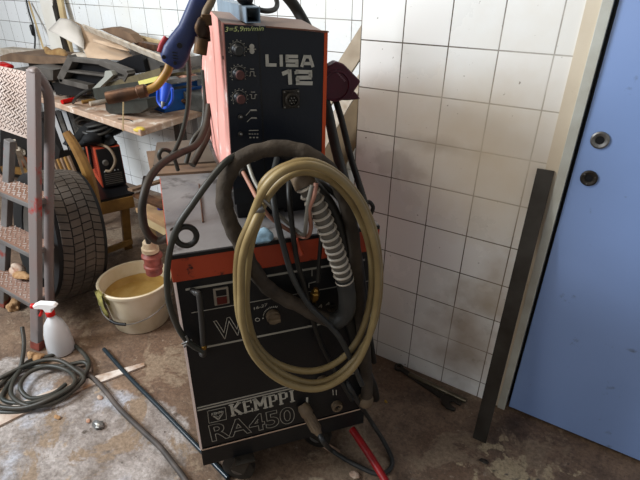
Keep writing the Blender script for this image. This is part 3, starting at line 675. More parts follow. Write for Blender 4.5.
# pink and grey small hoses
hose('pink_hose', [(243, 172, .085), (250, 185, .05), (258, 200, .0), (268, 215, -.012), (282, 226, -.016), (300, 236, -.02), (308, 236, -.04), (311, 226, -.07), (309, 210, -.10), (314, 196, -.11), (316, 183, -.105)], .0052, mat('faded_pink_hose', (.48, .27, .20), .5, col2=(.36, .2, .15), scale=20), 'thin faded pink hose looping in front of the feeder bracket', 'hose')
hose('clear_hose', [(248, 163, .08), (254, 180, .04), (266, 200, -.005), (280, 216, -.012), (296, 230, -.018), (304, 235, -.045), (306, 222, -.085), (308, 203, -.105), (312, 185, -.105)], .0048, mat('grey_clear_hose', (.34, .33, .29), .35, col2=(.25, .23, .2), scale=20), 'thin grey hose running beside the pink one', 'hose')
b = O('wire_loop', tube([PV(284+13*math.cos(a), 152+11*math.sin(a), .04) for a in [math.radians(190+k*22) for k in range(11)]], .0022, 6), rubber, None, True)
tag(b, 'thin black wire loop around the torch socket below the name', 'wire')
b = O('blue_rag', lump(PZ(262, 236, ZT+.014), .026, (.9, .8, .6), .4, 35), mat('pale_blue_cloth', (.33, .45, .52), .8, col2=(.2, .28, .34), scale=20), None, True); tag(b, 'crumpled pale blue cloth on the machine top behind the coil', 'cloth')
# bottom plug with its cable
pl = thing('cable_plug', 'dusty brown cable plug pushed in below the first socket mark, its cable on the floor', 'plug', PV(310, 430, -.05))
a, bq = PV(304, 408, -.012), PV(319, 434, -.075)
O('plug_body', lathe([(.015, -.012), (.020, 0), (.020, .022), (.017, .026), (.0165, .075), (.013, .08), (.009, .092)], a, bq-a, 18), browncon, pl, True)
bm = bmesh.new(); ax = (bq-a).normalized(); s = ax.orthogonal().normalized(); t = ax.cross(s)
for i in range(12):
    an = i*math.pi/6; d2 = s*math.cos(an)+t*math.sin(an); beam(a+ax*.03+d2*.0168, a+ax*.073+d2*.0168, .003, .0025, side=d2.cross(ax), bm=bm)
O('plug_ribs', bm, browncon, pl)
tipp = a+ax*.088
O('plug_cable', tube([tipp, tipp+ax*.03, PZ(330, 449, .03), PZ(345, 459, .012), PZ(362, 468, .009), PZ(378, 474, .008), PZ(389, 470, .008), PZ(392, 460, .01), PZ(384, 442, .03), PZ(370, 420, .07), PV(352, 392, -.06), PV(345, 378, -.03)], .0078, 12), grubber, pl, True)

# maroon plug hanging at the feeder's right
v0 = .27
mp = thing('maroon_plug', 'maroon hexagonal plastic plug cover hanging at the right of the wire feeder', 'plug', PV(335, 100, v0+.03))
hexp = [(321, 74), (329, 66), (337, 61.5), (344, 64), (361, 81.5), (354, 92), (350, 100.5), (322, 100.5)]
O('cover', prism([PV(*q, v0) for q in hexp], V*.035, bev=.003), maroon, mp)
O('cover_tab', prism([PV(*q, v0+.005) for q in ((352, 90), (356, 92.5), (360.5, 99), (349, 100.5))], V*.02, bev=.002), maroon, mp)
O('cover_ring', lathe([(.043, 0), (.043, .003), (.038, .004), (.036, 0)], PV(336, 86, v0), -V, 30, cap=False), maroon, mp, True)
bm = fit(text_bm('MENNEKES'), PV(335, 71, v0), PV(344.5, 82, v0), PV(336, 69.5, v0), -V); solid(bm, -V)
O('cover_lettering', bm, mat('pink_print', (.45, .3, .35), .6), mp)
hose('feed_cable', [(272, -20, .40), (290, 0, .40), (300, 15, .40), (312, 38, .36), (321, 62, .32), (326, 78, .31)], .0155, rubber, 'thick black cable coming down behind the feeder top to the maroon plug', 'cable')
hose('top_loop_cable', [(243, -10, .20), (248, 2, .17), (255, 8, .17), (266, 11, .19), (275, 9, .22), (277, 2, .25), (272, -9, .28)], .006, rubber, 'thin black cable loop over the top of the wire feeder', 'cable')
b = O('cable_saddle', lump(PV(245, -1, .17), .017, (1, 1, .8), .15, 30), blackpl, None, True); tag(b, 'black fitting on the square tube at the picture top', 'fitting')

# ---------------------------------------------------------------- welding torch hung on the feeder's left
vt = .16
t0 = thing('welding_torch', 'blue-handled welding torch with yellow neck hanging left of the wire feeder', 'torch', PV(165, 60, vt))
def sect(path, wr, hr, bm=None, seg=16):
    bm = bm or bmesh.new(); P = [PV(x, y, v) for x, y, v in path]; rings = []
    for i, p in enumerate(P):
        a = P[max(0, i-1)]; b = P[min(len(P)-1, i+1)]; T = (b-a).normalized(); s = T.cross(V).normalized()
        w, h = wr[i], hr[i]
        rings.append([bm.verts.new(p + s*math.copysign(abs(math.cos(q))**.7, math.cos(q))*w + V*math.copysign(abs(math.sin(q))**.7, math.sin(q))*h) for q in [2*math.pi*k/seg for k in range(seg)]])
    for i in range(len(rings)-1):
        for k in range(seg): bm.faces.new((rings[i][k], rings[i][(k+1) % seg], rings[i+1][(k+1) % seg], rings[i+1][k]))
    bm.faces.new(rings[0][::-1]); bm.faces.new(rings[-1]); return bm
O('handle', sect([(203, -10, vt), (199, 5, vt), (194, 18, vt), (188, 31, vt), (181, 42, vt), (176, 52, vt), (172, 61, vt), (170, 65, vt)], [.021, .0225, .0235, .023, .026, .030, .028, .018], [.019, .02, .021, .021, .021, .021, .02, .015]), bluegrip, t0, 'smooth')
O('trigger', sect([(166.5, 37, vt), (162.5, 45, vt), (159.5, 52, vt)], [.006, .008, .006], [.006, .007, .006]), mat('trigger_red', (.42, .06, .07), .5), t0, 'smooth')
for x, y, r in ((179.5, 45.5, .006), (163.8, 57, .0045), (175, 63, .004)): O('handle_screw', lathe([(r, 0), (r, .003)], PV(x, y, vt-.0205), -V, 12), blackpl, t0)
bm = bmesh.new()
for k in range(3): beam(PV(172+k*.5, 52+k*3, vt-.021), PV(177.5+k*.4, 53+k*3, vt-.021), .002, .002, bm=bm)
O('grip_ribs', bm, blackpl, t0)
O('neck', tube([PV(*q) for q in ((170, 62, vt), (168, 70, vt), (163, 78, vt+.005), (156, 86, vt+.01), (147, 90.5, vt+.015), (141, 92, vt+.015))], .0095, 14), ochre, t0, True)
p, q = PV(148, 90, vt+.015), PV(113, 97, vt+.03)
O('nozzle', lathe([(.010, 0), (.015, .006), (.015, .022), (.0125, .025), (.0135, .032), (.0150, .055), (.0142, .095), (.0125, (q-p).length), (.010, (q-p).length), (.009, (q-p).length-.02)], p, q-p, 20), nozz, t0, True)
O('torch_hose', tube([PV(*q) for q in ((203, -8, vt), (206, -16, vt), (216, -36, vt+.06), (238, -56, vt+.12), (260, -48, vt+.2), (273, -19, .40))], .013, 12), rubber, t0, True)
# brown clamp cluster
cl = thing('earth_clamp', 'rusty brown brass clamp hanging between the torch handle and the feeder side', 'clamp', PV(202, 54, .13))
O('clamp_block', lump(PV(202.5, 31, .12), .022, (.75, .7, 1.1), .35, 40), dirtybrass, cl, True)
bm = bmesh.new(); frame_box(bm, PV(199, 42, .12), U*.026, V*.02, Vector((0, 0, .03)), .003); frame_box(bm, PV(203, 26, .11), U*.02, V*.02, Vector((0, 0, .022)), .003)
O('clamp_jaw', bm, dirtybrass, cl)
O('clamp_barrel', tube([PV(202, 38, .12), PV(200, 54, .12)], .0145, 12, spline=False), dirtybrass, cl, True)
O('clamp_cable', tube([PV(*q) for q in ((204, 22, .13), (206, 12, .13), (211, 2, .14), (216, -12, .15))], .0085, 10), browncon, cl, True)
# cables left of the feeder
def hosem(name, P, r, m, label, cat):
    o = O(name, tube(P, r, 12), m, None, True); tag(o, label, cat); return o
hose('trailing_cable', [(187, 20, .30), (187, 45, .30), (189, 75, .30), (188, 105, .32), (183, 130, .34), (176, 148, .36), (170, 156, .38), (163, 161, .38), (159, 156, .38), (162, 150, .38), (169, 151, .40), (174, 158, .42), (178, 170, .44)], .0062, hosegreen, 'thin dark cable dropping beside the torch with a small curl at its foot', 'cable')
hose('bundle_cable', [(209, 105, .50), (205, 128, .45), (196, 145, .40), (180, 153, .35), (164, 162, .28), (151, 176, .22), (144, 195, .18), (142, 215, .17), (147, 232, .16), (158, 241, .16), (170, 236, .14), (174, 231, .12)], .0105, mat('brown_rubber', (.07, .055, .04), .55, col2=(.055, .045, .035), scale=14), 'thick brown cable looping left of the machine and back under it', 'cable')
hose('side_cable', [(211, 112, .56), (207, 135, .52), (199, 152, .50), (192, 165, .47)], .012, mat('brown_rubber2', (.12, .095, .07), .55, col2=(.06, .05, .04), scale=14), 'short brown cable coming down the back left of the feeder, nearer one', 'cable')
hose('side_cable', [(203, 70, .60), (205, 95, .60), (203, 125, .58), (193, 140, .56), (186, 163, .55)], .008, hosegreen, 'thin dark cable down the back left of the feeder, farther one', 'cable')
# CEE plug hanging in the bucket
Bc = PR(139, 300, 2.02); Bc.z = 0; RIM = .225
pd = Vector((-.83, .55, 0)).normalized()
cp = thing('red_plug', 'faded red industrial plug hanging on its cable over the white bucket', 'plug', PR(153, 275, 1.80))
O('plug_cable', tube([PR(146, 178, 1.62), PR(143, 200, 1.68), PR(145, 224, 1.74), PR(149, 244, 1.78)], .0105, 12), rubber, cp, True)
O('plug_gland', lathe([(.018, 0), (.026, .008), (.028, .03), (.034, .034), (.034, .05)], PR(149, 240, 1.79), PR(154.5, 279, 1.80)-PR(149, 240, 1.79), 12), ceecream, cp, True)
O('plug_head', lathe([(.030, 0), (.041, .012), (.041, .02), (.031, .024), (.034, .04), (.032, .055), (.038, .06), (.038, .07), (.033, .075), (.033, .10)], PR(151.5, 252, 1.80), PR(155.5, 281, 1.81)-PR(151.5, 252, 1.80), 18), cee, cp, True)

# ---------------------------------------------------------------- bucket
bk = thing('bucket', 'dirty white plastic bucket with ochre sludge on the floor left of the machine', 'bucket', Bc)
O('bucket_body', lathe([(.0, 0), (.117, 0), (.122, .006), (.149, RIM-.02), (.158, RIM-.018), (.162, RIM-.004), (.162, RIM), (.157, RIM+.003), (.150, RIM), (.118, .008), (.0, .008)], Bc+Vector((0, 0, .001)), seg=56, cap=False), bucketm, bk, True)
bm = lathe([(.1, .115), (.131, .115), (.139, .165), (.136, .150), (.128, .132), (.0, .130)], Bc, seg=40, cap=False)
for v in bm.verts: v.co.z += .004*noise.noise(v.co*30)
sl = O('sludge', bm, sludge, None, True); tag(sl, 'ochre yellow sludge inside the white bucket', 'sludge')
a0 = math.atan2(-.4, -.9)
rimp = lambda a, r=.173, z=RIM-.012: Bc + Vector((math.cos(a)*r, math.sin(a)*r, z))
# wire bail hanging down on the near side
pa = rimp(math.radians(-152)); pb = rimp(math.radians(28))
bl = []
for k in range(13):
    t = k/12; a = math.radians(-112 + 165*t); s = math.sin(math.pi*t**.6); bl.append(Bc + Vector((math.cos(a)*(.165+.014*s), math.sin(a)*(.165+.014*s), RIM-.015-.105*s)))
O('wire_handle', tube(bl, .0022, 8, n=4), steel, bk, True)
O('handle_grip', tube([PV(0, 0, 0)]*0 or [bl[2]+(bl[3]-bl[2])*.3, bl[3], bl[4]], .007, 10, n=4), blackpl, bk, True)
# rag over the rim
bm = bmesh.new(); rows = []
ra = math.radians(-98)
path = [(.140, RIM-.06), (.147, RIM-.01), (.158, RIM+.012), (.170, RIM+.003), (.172, RIM-.03), (.167, RIM-.06), (.163, RIM-.09), (.160, RIM-.115)]
for j in range(9):
    a = ra + (j-4)*.045; row = []
    for i, (r, z) in enumerate(path):
        w = 1 - .055*max(0, i-3)
        aa = ra + (a-ra)*w + .03*max(0, i-3)/4 + .05*noise.noise(Vector((j*.6, i*.7, 0)))
        rr = r + .010*noise.noise(Vector((j*.9, i*.9, 3))) + .004
        row.append(bm.verts.new(Bc + Vector((math.cos(aa)*rr, math.sin(aa)*rr, z + .01*noise.noise(Vector((j*.7, i*.5, 9)))))))
    rows.append(row)
for j in range(8):
    for i in range(len(path)-1): bm.faces.new((rows[j][i], rows[j+1][i], rows[j+1][i+1], rows[j][i+1]))
bmesh.ops.solidify(bm, geom=bm.faces[:], thickness=.006)
rg = O('yellow_rag', bm, ragm, None, 'all'); tag(rg, 'yellow rag draped over the left rim of the bucket', 'rag')

# ---------------------------------------------------------------- stool
Zs = .45; s0 = PZ(135, 208, Zs); ex = (PZ(168, 226, Zs)-s0); ex.z = 0; ex.normalize(); ey = Vector((-ex.y, ex.x, 0))
stl = thing('stool', 'cream wooden stool with a worn brown seat behind the left of the machine', 'stool', s0+ex*.2+ey*.15-Vector((0, 0, Zs)))
O('seat', frame_box(bmesh.new(), s0-Vector((0, 0, .025)), ex*.42, ey*.32, Vector((0, 0, .025)), .006), stooltop, stl)
O('apron', frame_box(bmesh.new(), s0+ex*.03+ey*.02-Vector((0, 0, .085)), ex*.36, ey*.018, Vector((0, 0, .06))), palewood, stl)
O('apron', frame_box(bmesh.new(), s0+ex*.02+ey*.03-Vector((0, 0, .085)), ex*.018, ey*.26, Vector((0, 0, .06))), palewood, stl)
for i, j in ((.025, .02), (.36, .02), (.025, .27), (.36, .27)):
    O('leg', frame_box(bmesh.new(), s0+ex*i+ey*j-Vector((0, 0, Zs)), ex*.035, ey*.035, Vector((0, 0, Zs-.026)), .003), palewood, stl)
O('stretcher', frame_box(bmesh.new(), s0+ex*.05+ey*.028-Vector((0, 0, .33)), ex*.32, ey*.016, Vector((0, 0, .03))), palewood, stl)
b = O('blue_disc', lathe([(.018, 0), (.018, .008), (.012, .01)], s0+ex*.10+ey*.08+Vector((0, 0, .001)), seg=16), mat('dark_blue_cap', (.02, .04, .25), .4), None, True); tag(b, 'small dark blue cap on the stool seat', 'cap')
for k, (a, bb, w, m, lab) in enumerate((((130, 190), (172, 178), .03, brownboard, 'topmost of the three brown offcuts leaning over the stool'), ((137, 194), (185, 215), .05, nozz, 'middle brown offcut lying over the stool against the machine'), ((150, 198), (190, 200), .04, brownboard, 'lowest brown offcut lying on the stool, nearest the machine'))):
    p = PZ(*a, .56-.03*k); q = PZ(*bb, .53-.03*k)
    q = p+(q-p).normalized()*.30
    b = O('offcut', beam(p, q, w, .012), m); tag(b, 'short ' + lab if 0 else lab, 'offcut')

# ---------------------------------------------------------------- workbench with clutter
ZB = .75; c0 = PZ(140, 130, ZB)
wb = thing('workbench', 'splattered workbench heaped with scrap along the back wall', 'workbench', (-2.9, 1.85, 0))
cL = PZ(48, 100, ZB); cR = Vector((-2.10, 2.15, ZB))
dirL = (cL-c0).normalized()
far = c0 + dirL*2.2
top = [c0, far, Vector((far.x, 2.15, ZB)), cR]
O('bench_top', prism(top, Vector((0, 0, -.035)), bev=.004), bench, wb)
for p in (PY(180, 130, 1.98), far+Vector((.1, .08, 0)), cR+Vector((-.12, -.06, 0)), Vector((far.x+.1, 2.08, ZB))):
    O('leg', wbox(p.x-.025, p.x+.025, p.y-.025, p.y+.025, 0, ZB-.036), lightgrey if p.y > 2 else greypl, wb)
b = O('yellow_tape', lump(c0+Vector((-.03, .02, -.008)), .032, (1.1, .8, .45), .2, 20), mat('yellow_paint_blob', (.62, .48, .12), .7), None, True); tag(b, 'yellow lump on the near corner of the workbench', 'lump')

def Yobj(name, pix, Y, th, m, label, cat, **k):
    o = O(name, polyY(pix, Y, th), m, None, **k); tag(o, label, cat); return o
# big curled sheet: grey outside, beige inside
def sheet(name, rows, m, label, cat, th=.004):
    bm = bmesh.new(); G = [[bm.verts.new(p) for p in r] for r in rows]
    for i in range(len(G)-1):
        for j in range(len(G[0])-1): bm.faces.new((G[i][j], G[i+1][j], G[i+1][j+1], G[i][j+1]))
    bmesh.ops.subdivide_edges(bm, edges=bm.edges[:], cuts=2, use_grid_fill=True, smooth=.6)
    bmesh.ops.solidify(bm, geom=bm.faces[:], thickness=th)
    o = O(name, bm, m, None, 'all'); tag(o, label, cat); return o
sheet('grey_sheet', [[PY(48, 30, 1.85), PY(54, 24, 1.88), PY(60, 18, 1.9)], [PY(62, 37, 1.82), PY(67, 28, 1.86), PY(70, 19, 1.92)], [PY(84, 49, 1.84), PY(84, 40, 1.88), PY(80, 26, 1.95)]], greycard, 'grey curled corner of a large sheet standing on the workbench heap', 'sheet')
sheet('beige_sheet', [[PY(70, 19.5, 1.95), PY(79, 40, 1.90), PY(88, 59, 1.80)], [PY(90, 29, 2.0), PY(98, 44, 1.93), PY(110, 60, 1.82)], [PY(115, 40, 2.05), PY(125, 50, 1.96), PY(138, 61, 1.86)]], card, 'large beige cardboard sheet sloping over the workbench heap', 'sheet')
sheet('beige_flap', [[PY(93, 39, 1.86), PY(94, 42, 1.84)], [PY(108, 42, 1.83), PY(110, 47, 1.80)], [PY(126, 47, 1.86), PY(130, 52, 1.83)]], card, 'folded beige flap of card above the black plastic pieces', 'card')
Yobj('brown_board', [(0, 56), (10, 53), (35, 56), (70, 58), (72, 63), (40, 64), (0, 61)], 1.78, .25, brownboard, 'flat brown board lying along the left of the workbench heap', 'board')
b = O('cardboard_curl', tube([PY(46, 48, 1.95), PY(52, 55, 1.9), PY(61, 53, 1.9), PY(66, 57, 1.85)], .03, 10, rf=lambda t, L: .012+.022*math.sin(math.pi*t)), mat('kraft_card', (.42, .29, .14), .8, col2=(.3, .18, .08), scale=15), None, True); tag(b, 'curled piece of brown card behind the grey frame', 'card')
b = O('white_packet', lump(PY(80, 56, 1.85), .05, (1.6, .6, .4), .2, 15), whitestrip, None, True); tag(b, 'small white packet at the foot of the beige sheet', 'packet')
b = O('white_lath', beam(PY(84, 27, 1.95), PY(177, 65, 1.72), .035, .012, side=(0, -.5, 1)), whitestrip); tag(b, 'long dirty white lath sloping down across the heap to the torch', 'lath')
Yobj('brown_arch', [(100, 29), (112, 27), (122, 29.5), (130, 34), (137, 43), (131, 43), (120, 38), (108, 33)], 1.98, .06, brownboard, 'brown arched piece of board sticking up behind the white lath', 'board')
b = O('long_batten', beam(PY(130, 36, 2.10), PY(172, 47, 2.05), .035, .02, side=(0, -.3, 1)), palewood); tag(b, 'pale batten lying against the back wall at the top of the heap', 'batten')
Yobj('dark_slab', [(132, 41), (162, 46), (163, 53), (150, 50), (137, 46)], 1.99, .05, nozz, 'dark brown panel in the shadow below the pale batten', 'panel')
# grey frame with two openings
fr = thing('plastic_frame', 'grey-brown plastic frame with two openings lying on the workbench heap', 'frame', PY(95, 88, 1.68))
Yf = 1.68
def fb(a, b, w, bm, dy=0): beam(PY(*a, Yf+dy), PY(*b, Yf+dy*1), w, .05, side=(PY(*b, Yf)-PY(*a, Yf)).cross(Vector((0, 1, 0))), bev=.004, bm=bm)
bm = bmesh.new()
fb((63, 80), (74, 58), .045, bm); fb((74, 59), (104, 62), .022, bm); fb((103, 62), (131, 73), .03, bm); fb((70, 70.5), (128, 77.5), .012, bm)
fb((63, 80), (92, 87), .03, bm); fb((131, 72), (127, 80), .02, bm)
O('frame_bars', bm, greypl, fr)
O('frame_back', prism([PY(67, 79, Yf+.03), PY(76, 61, Yf+.03), PY(104, 63, Yf+.03), PY(128, 74, Yf+.03), (PY(95, 86, Yf+.03))], Vector((0, .01, 0))), blackpl, fr)
Yobj('black_cover', [(112, 64), (128, 57), (141, 54), (143, 60), (146, 72), (130, 74)], 1.80, .07, blackpl, 'black folded plastic cover behind the grey frame', 'cover')
Yobj('black_cover', [(141, 57), (154, 58), (160, 66), (158, 73), (145, 72)], 1.83, .05, greypl, 'dark grey plastic piece right of the black folded cover', 'cover')
Yobj('black_moulding', [(52, 83), (64, 80), (90, 88), (86, 95), (68, 96), (56, 94)], 1.72, .10, blackpl, 'black plastic moulding below the grey frame', 'moulding')
b = O('long_moulding', tube([PY(40, 82, 1.75), PY(52, 78, 1.74), (PY(64, 80, 1.74))], .018, 10), blackpl, None, True); tag(b, 'black plastic strip beside the ladder top', 'strip')
Yobj('angle_steel', [(104, 84), (160, 68), (161, 75), (110, 91)], 1.66, .04, olive, 'olive-brown steel angle lying above the torch nozzle', 'angle bar')
Yobj('angle_bracket', [(105, 71), (111, 71), (113, 75), (98, 89), (91, 90), (97, 84), (104, 77)], 1.63, .03, mat('pale_bracket', (.42, .42, .38), .5, .3), 'pale curved steel bracket at the left of the olive angle', 'bracket')
Yobj('green_flat_bar', [(90, 89), (160, 78), (162, 90), (96, 100)], 1.60, .015, greengrey, 'dark green-grey flat steel bar behind the torch nozzle', 'flat bar')
Yobj('black_tray', [(105, 103), (118, 101), (147, 99), (148, 108), (140, 113), (110, 114), (106, 110)], 1.66, .09, greengrey, 'dark oval tray on the bench below the torch nozzle', 'tray')
b = O('round_block', lathe([(.025, 0), (.025, .055), (.021, .058)], PZ(141, 112, ZB+.001), seg=18), greypl, None, True); tag(b, 'short grey-brown cylinder beside the dark tray', 'cylinder')
b = O('yellow_wedge', beam(PY(140, 83, 1.58), PY(160, 78, 1.6), .018, .02), mat('pale_yellow', (.62, .58, .22), .6)); tag(b, 'pale yellow strip behind the torch neck', 'strip')
b = O('white_paper', beam(PY(146, 80, 1.7), PY(160, 74, 1.72), .03, .01), lightgrey); tag(b, 'white piece behind the yellow torch neck', 'paper')
b = O('salmon_rag', lump(PY(186, 78, 2.0)+Vector((0, 0, .01)), .05, (1.5, .8, .4), .4, 22), mat('salmon_cloth', (.66, .42, .34), .9), None, True); tag(b, 'salmon rag behind the blue bin', 'rag')
b = O('scrap_strip', beam(PY(165, 76, 1.95), PY(203, 70, 2.0), .03, .015), olive); tag(b, 'olive scrap strip behind the blue bin', 'strip')
b = O('scrap_strip', beam(PY(168, 82, 1.9), PY(200, 77, 1.95), .03, .02), greypl); tag(b, 'grey scrap strip just above the blue bin', 'strip')
b = O('scrap_box', polyY([(158, 62), (201, 55), (201, 66), (160, 72)], 2.05, .08), greypl); tag(b, 'grey box behind the hanging torch at the back wall', 'box')
b = O('grey_crate', wbox(PY(150, 75, 1.97).x, PY(206, 75, 1.97).x, 1.97, 2.13, ZB+.001, ZB+.10, .004), mat('grey_crate_plastic', (.20, .20, .19), .6, col2=(.1, .1, .09), scale=20)); tag(b, 'low grey crate behind the blue bin at the back wall', 'crate')
# blue bin
bi = thing('blue_bin', 'blue plastic storage bin on the workbench left of the feeder', 'bin', PZ(180, 112, ZB))
q0 = PZ(170, 112, ZB+.001); q1 = PZ(207, 105, ZB+.001); bx = (q1-q0).normalized(); by = Vector((-bx.y, bx.x, 0)); hh = .115
q0 = q0 - bx*.035
bm = bmesh.new(); Lb = .40; Wb = .15
frame_box(bm, q0, bx*Lb, by*Wb, Vector((0, 0, .004)))
frame_box(bm, q0, bx*Lb, by*.004, Vector((0, 0, hh))); frame_box(bm, q0+by*Wb, bx*Lb, by*.004, Vector((0, 0, hh)))
frame_box(bm, q0, bx*.004, by*Wb, Vector((0, 0, hh*.6))); frame_box(bm, q0+bx*Lb, bx*.004, by*Wb, Vector((0, 0, hh)))
O('bin_shell', bm, bluebin, bi)
O('bin_rim', frame_box(bmesh.new(), q0-by*.006+Vector((0, 0, hh-.008)), bx*Lb, by*.008, Vector((0, 0, .01)), .002), bluebin, bi)
b = O('bin_contents', lump(q0+bx*.16+by*.075+Vector((0, 0, .058)), .05, (2.0, 1.1, .5), .4, 25), nozz, None, True); tag(b, 'rusty oddments filling the blue bin', 'scrap', kind='stuff')
sg = thing('blue_spray_gun', 'bright blue tool with steel tip standing at the front of the blue bin', 'tool', PZ(163, 113, ZB))
pb = PY(166, 84, 1.60); pe = PY(163, 102, 1.56)
O('tool_body', tube([pb, (pb+pe)/2, pe], .02, 12, rf=lambda t, L: .030-.016*t), bluebright, sg, True)
O('tool_guard', tube([PY(158, 88, 1.58), PY(158, 101, 1.58), PY(165, 108, 1.58), PY(172, 100, 1.58), PY(172, 88, 1.58)], .007, 8), bluebright, sg, True)
O('tool_tip', lathe([(.010, 0), (.007, .02), (.004, .028)], pe, pe-pb, 12), steel, sg, True)
b = O('screwdriver', tube([PZ(62, 102, ZB+.014), PZ(75, 99, ZB+.014)], .013, 10, spline=False), redpl, None, True); tag(b, 'red tool handle lying on the bench edge by the ladder', 'handle')
b = O('file_handle', tube([PZ(82, 102, ZB+.012), PZ(96, 100, ZB+.012)], .011, 10, spline=False), wood, None, True); tag(b, 'wooden tool handle on the bench right of the red handle', 'handle')
b = O('bent_strap', tube([PZ(73, 103, ZB+.01), PY(76, 98, 1.55), PY(84, 92, 1.56), PY(92, 90, 1.6)], .008, 8), rubber, None, True); tag(b, 'black bent hose on the bench left of the nozzle', 'hose')
b = O('hand_tool', tube([PZ(90, 104, ZB+.012), PZ(107, 101, ZB+.014)], .015, 10, spline=False), whitestrip, None, True); tag(b, 'pale stubby tool on the bench at the left of the tray', 'tool')
b = O('wooden_stick', beam(PR(123.3, 102, PZ(123, 128, ZB).xy.length-.01), PR(123, 131, PZ(123, 128, ZB).xy.length-.012), .006, .006), palewood); tag(b, 'thin wooden stick hanging over the front edge of the bench', 'stick')
for k, (x, y, s, lab) in enumerate(((118, 119, .05, 'thin wire offcut on the bench front, left of the stick'), (150, 112, .04, 'bent wire offcut on the bench between cylinder and bin'), (157, 110, .03, 'short wire offcut by the blue tool'))):
    p = PZ(x, y, ZB+.003); b = O('wire_offcut', tube([p, p+Vector((s, s*.4, .002)), p+Vector((s*2, s*.3, 0))], .0025, 6), darksteel, None, True); tag(b, lab, 'wire')
bm = bmesh.new()
for k in range(46):
    x = 4+k*3.2; y0_ = 94+k*.1; p = PZ(random.uniform(2, 150), random.uniform(84, 96), ZB)
    a = random.uniform(0, 3.1); d = Vector((math.cos(a), math.sin(a)*.5, random.uniform(-.06, .06)))*random.uniform(.05, .13); p.z = ZB+.012+random.uniform(0, .03)+abs(d.z)
    if p.x < -3.9 or p.y > 2.05: continue
    beam(p-d, p+d, random.uniform(.015, .05), random.uniform(.006, .02), bm=bm)
b = O('scrap_bed', bm, blackpl); tag(b, 'dark bed of small scrap strewn beneath the larger pieces on the workbench', 'scrap', kind='stuff')
# left of the ladder, on the bench
b = O('red_bottle_cap', lump(PZ(5, 67, .835), .05, (1.5, .8, .7), .25, 18), redpl, None, True); tag(b, 'bright red object on the heap above the ladder platform', 'object')
Yobj('grey_toolbox', [(0, 70), (30, 66), (53, 70), (53, 80), (0, 82)], 1.66, .12, greypl, 'grey-brown box behind the top of the ladder', 'box')
Yobj('dark_casting', [(28, 62), (55, 63), (54, 73), (30, 70)], 1.95, .08, greengrey, 'dark casting under the flat brown board', 'casting')
Yobj('white_box', [(0, 48), (20, 50), (44, 51), (48, 55), (20, 56), (0, 55)], 2.0, .1, whitestrip, 'flat whitish box at the back wall on the left', 'box')

# clutter under the bench
cr = thing('aluminium_extrusions', 'bundle of leaning grey aluminium strips under the bench corner', 'strips', (-2.75, 1.72, 0))
for k in range(4):
    x = 52+k*5.5
    O('strip', beam(PY(x, 112-k*1.5, 1.72+.02*k), PY(x+14, 150, 1.66+.02*k), .022, .012), steel if k % 2 else lightgrey, cr)
Yobj('dark_crate', [(0, 120), (40, 118), (60, 150), (56, 178), (0, 176)], 1.75, .3, mat('dark_box_paint', (.035, .032, .03), .6), 'dark crate standing under the bench behind the ladder', 'crate')
for k, (a, bb, lab) in enumerate((((14, 140), (24, 176), 'pale strip leaning behind the ladder, leftmost'), ((18, 150), (30, 172), 'pale strip leaning behind the ladder, beside the rail'))):
    b = O('pale_strip', beam(PY(*a, 1.5), down(PY(*a, 1.5), PY(*bb, 1.6), .002), .018, .012), whitestrip); tag(b, lab, 'strip')
b = O('orange_scrap', lump(PY(25, 162, 1.715), .04, (1, .7, 1.2), .4, 30), mat('orange_rust', (.33, .13, .05), .8, col2=(.15, .07, .04), scale=40), None, True); tag(b, 'rusty orange scrap piece behind the ladder rail', 'scrap')
b = O('white_lump', lump(PY(21, 152, 1.71), .034, (1, .7, 1), .3, 30), whitestrip, None, True); tag(b, 'whitish lump above the rusty scrap behind the ladder', 'lump')
b = O('brown_batten', beam(PY(3, 169, 1.735), PY(31, 172, 1.735), .05, .03, side=(0, 0, 1)), wood); tag(b, 'brown batten across behind the ladder at tread height', 'batten')

# ---------------------------------------------------------------- small red welder on a wooden bench
zb = .36
p0 = PZ(103, 190, zb); p1 = PZ(127, 187, zb); wx = Vector((math.cos(math.radians(66)), math.sin(math.radians(66)), 0)); ww = .135; wy = Vector((-wx.y, wx.x, 0))
lb = thing('low_wooden_bench', 'low honey-coloured wooden bench carrying the red welder', 'bench', (-2.6, 1.45, 0))
e0 = PZ(83, 206, zb-.01); e1 = PZ(133, 195, zb-.01)
dd = (e1-e0).normalized(); nn = Vector((-dd.y, dd.x, 0))
O('bench_board', frame_box(bmesh.new(), e0-dd*.05+nn*.005-Vector((0, 0, .014)), dd*((e1-e0).length+.06), nn*.5, Vector((0, 0, .024))), blackpl, lb)
O('rail', frame_box(bmesh.new(), e0-Vector((0, 0, .075)), dd*(e1-e0).length, nn*.03, Vector((0, 0, .07)), .003), wood, lb)
lg = PZ(128, 248, 0)
O('leg', beam(Vector((lg.x, lg.y, 0)), e1-dd*.05+nn*.015-Vector((0, 0, .03)), .045, .03, side=dd), wood, lb)
O('leg', beam(e0+dd*.03+nn*.02-Vector((0, 0, .35)), e0+dd*.03+nn*.02-Vector((0, 0, .03)), .045, .03, side=dd), wood, lb)
O('leg', beam(e0+dd*.03+nn*.45-Vector((0, 0, .35)), e0+dd*.03+nn*.45-Vector((0, 0, .015)), .045, .03, side=dd), wood, lb)
O('stretcher', beam(PZ(88, 258, .05), PZ(132, 241, .05), .03, .02, side=(0, 0, 1)), wood, lb)
rw = thing('inverter_welder', 'small red inverter welder with black front on the low wooden bench', 'welder', p0+wx*ww/2+wy*.15)
hw = PR(127, 148, p1.xy.length).z - zb
o0 = p0+Vector((0, 0, .012))
O('case', frame_box(bmesh.new(), o0, wx*ww, wy*.34, Vector((0, 0, hw)), .008), redp, rw)
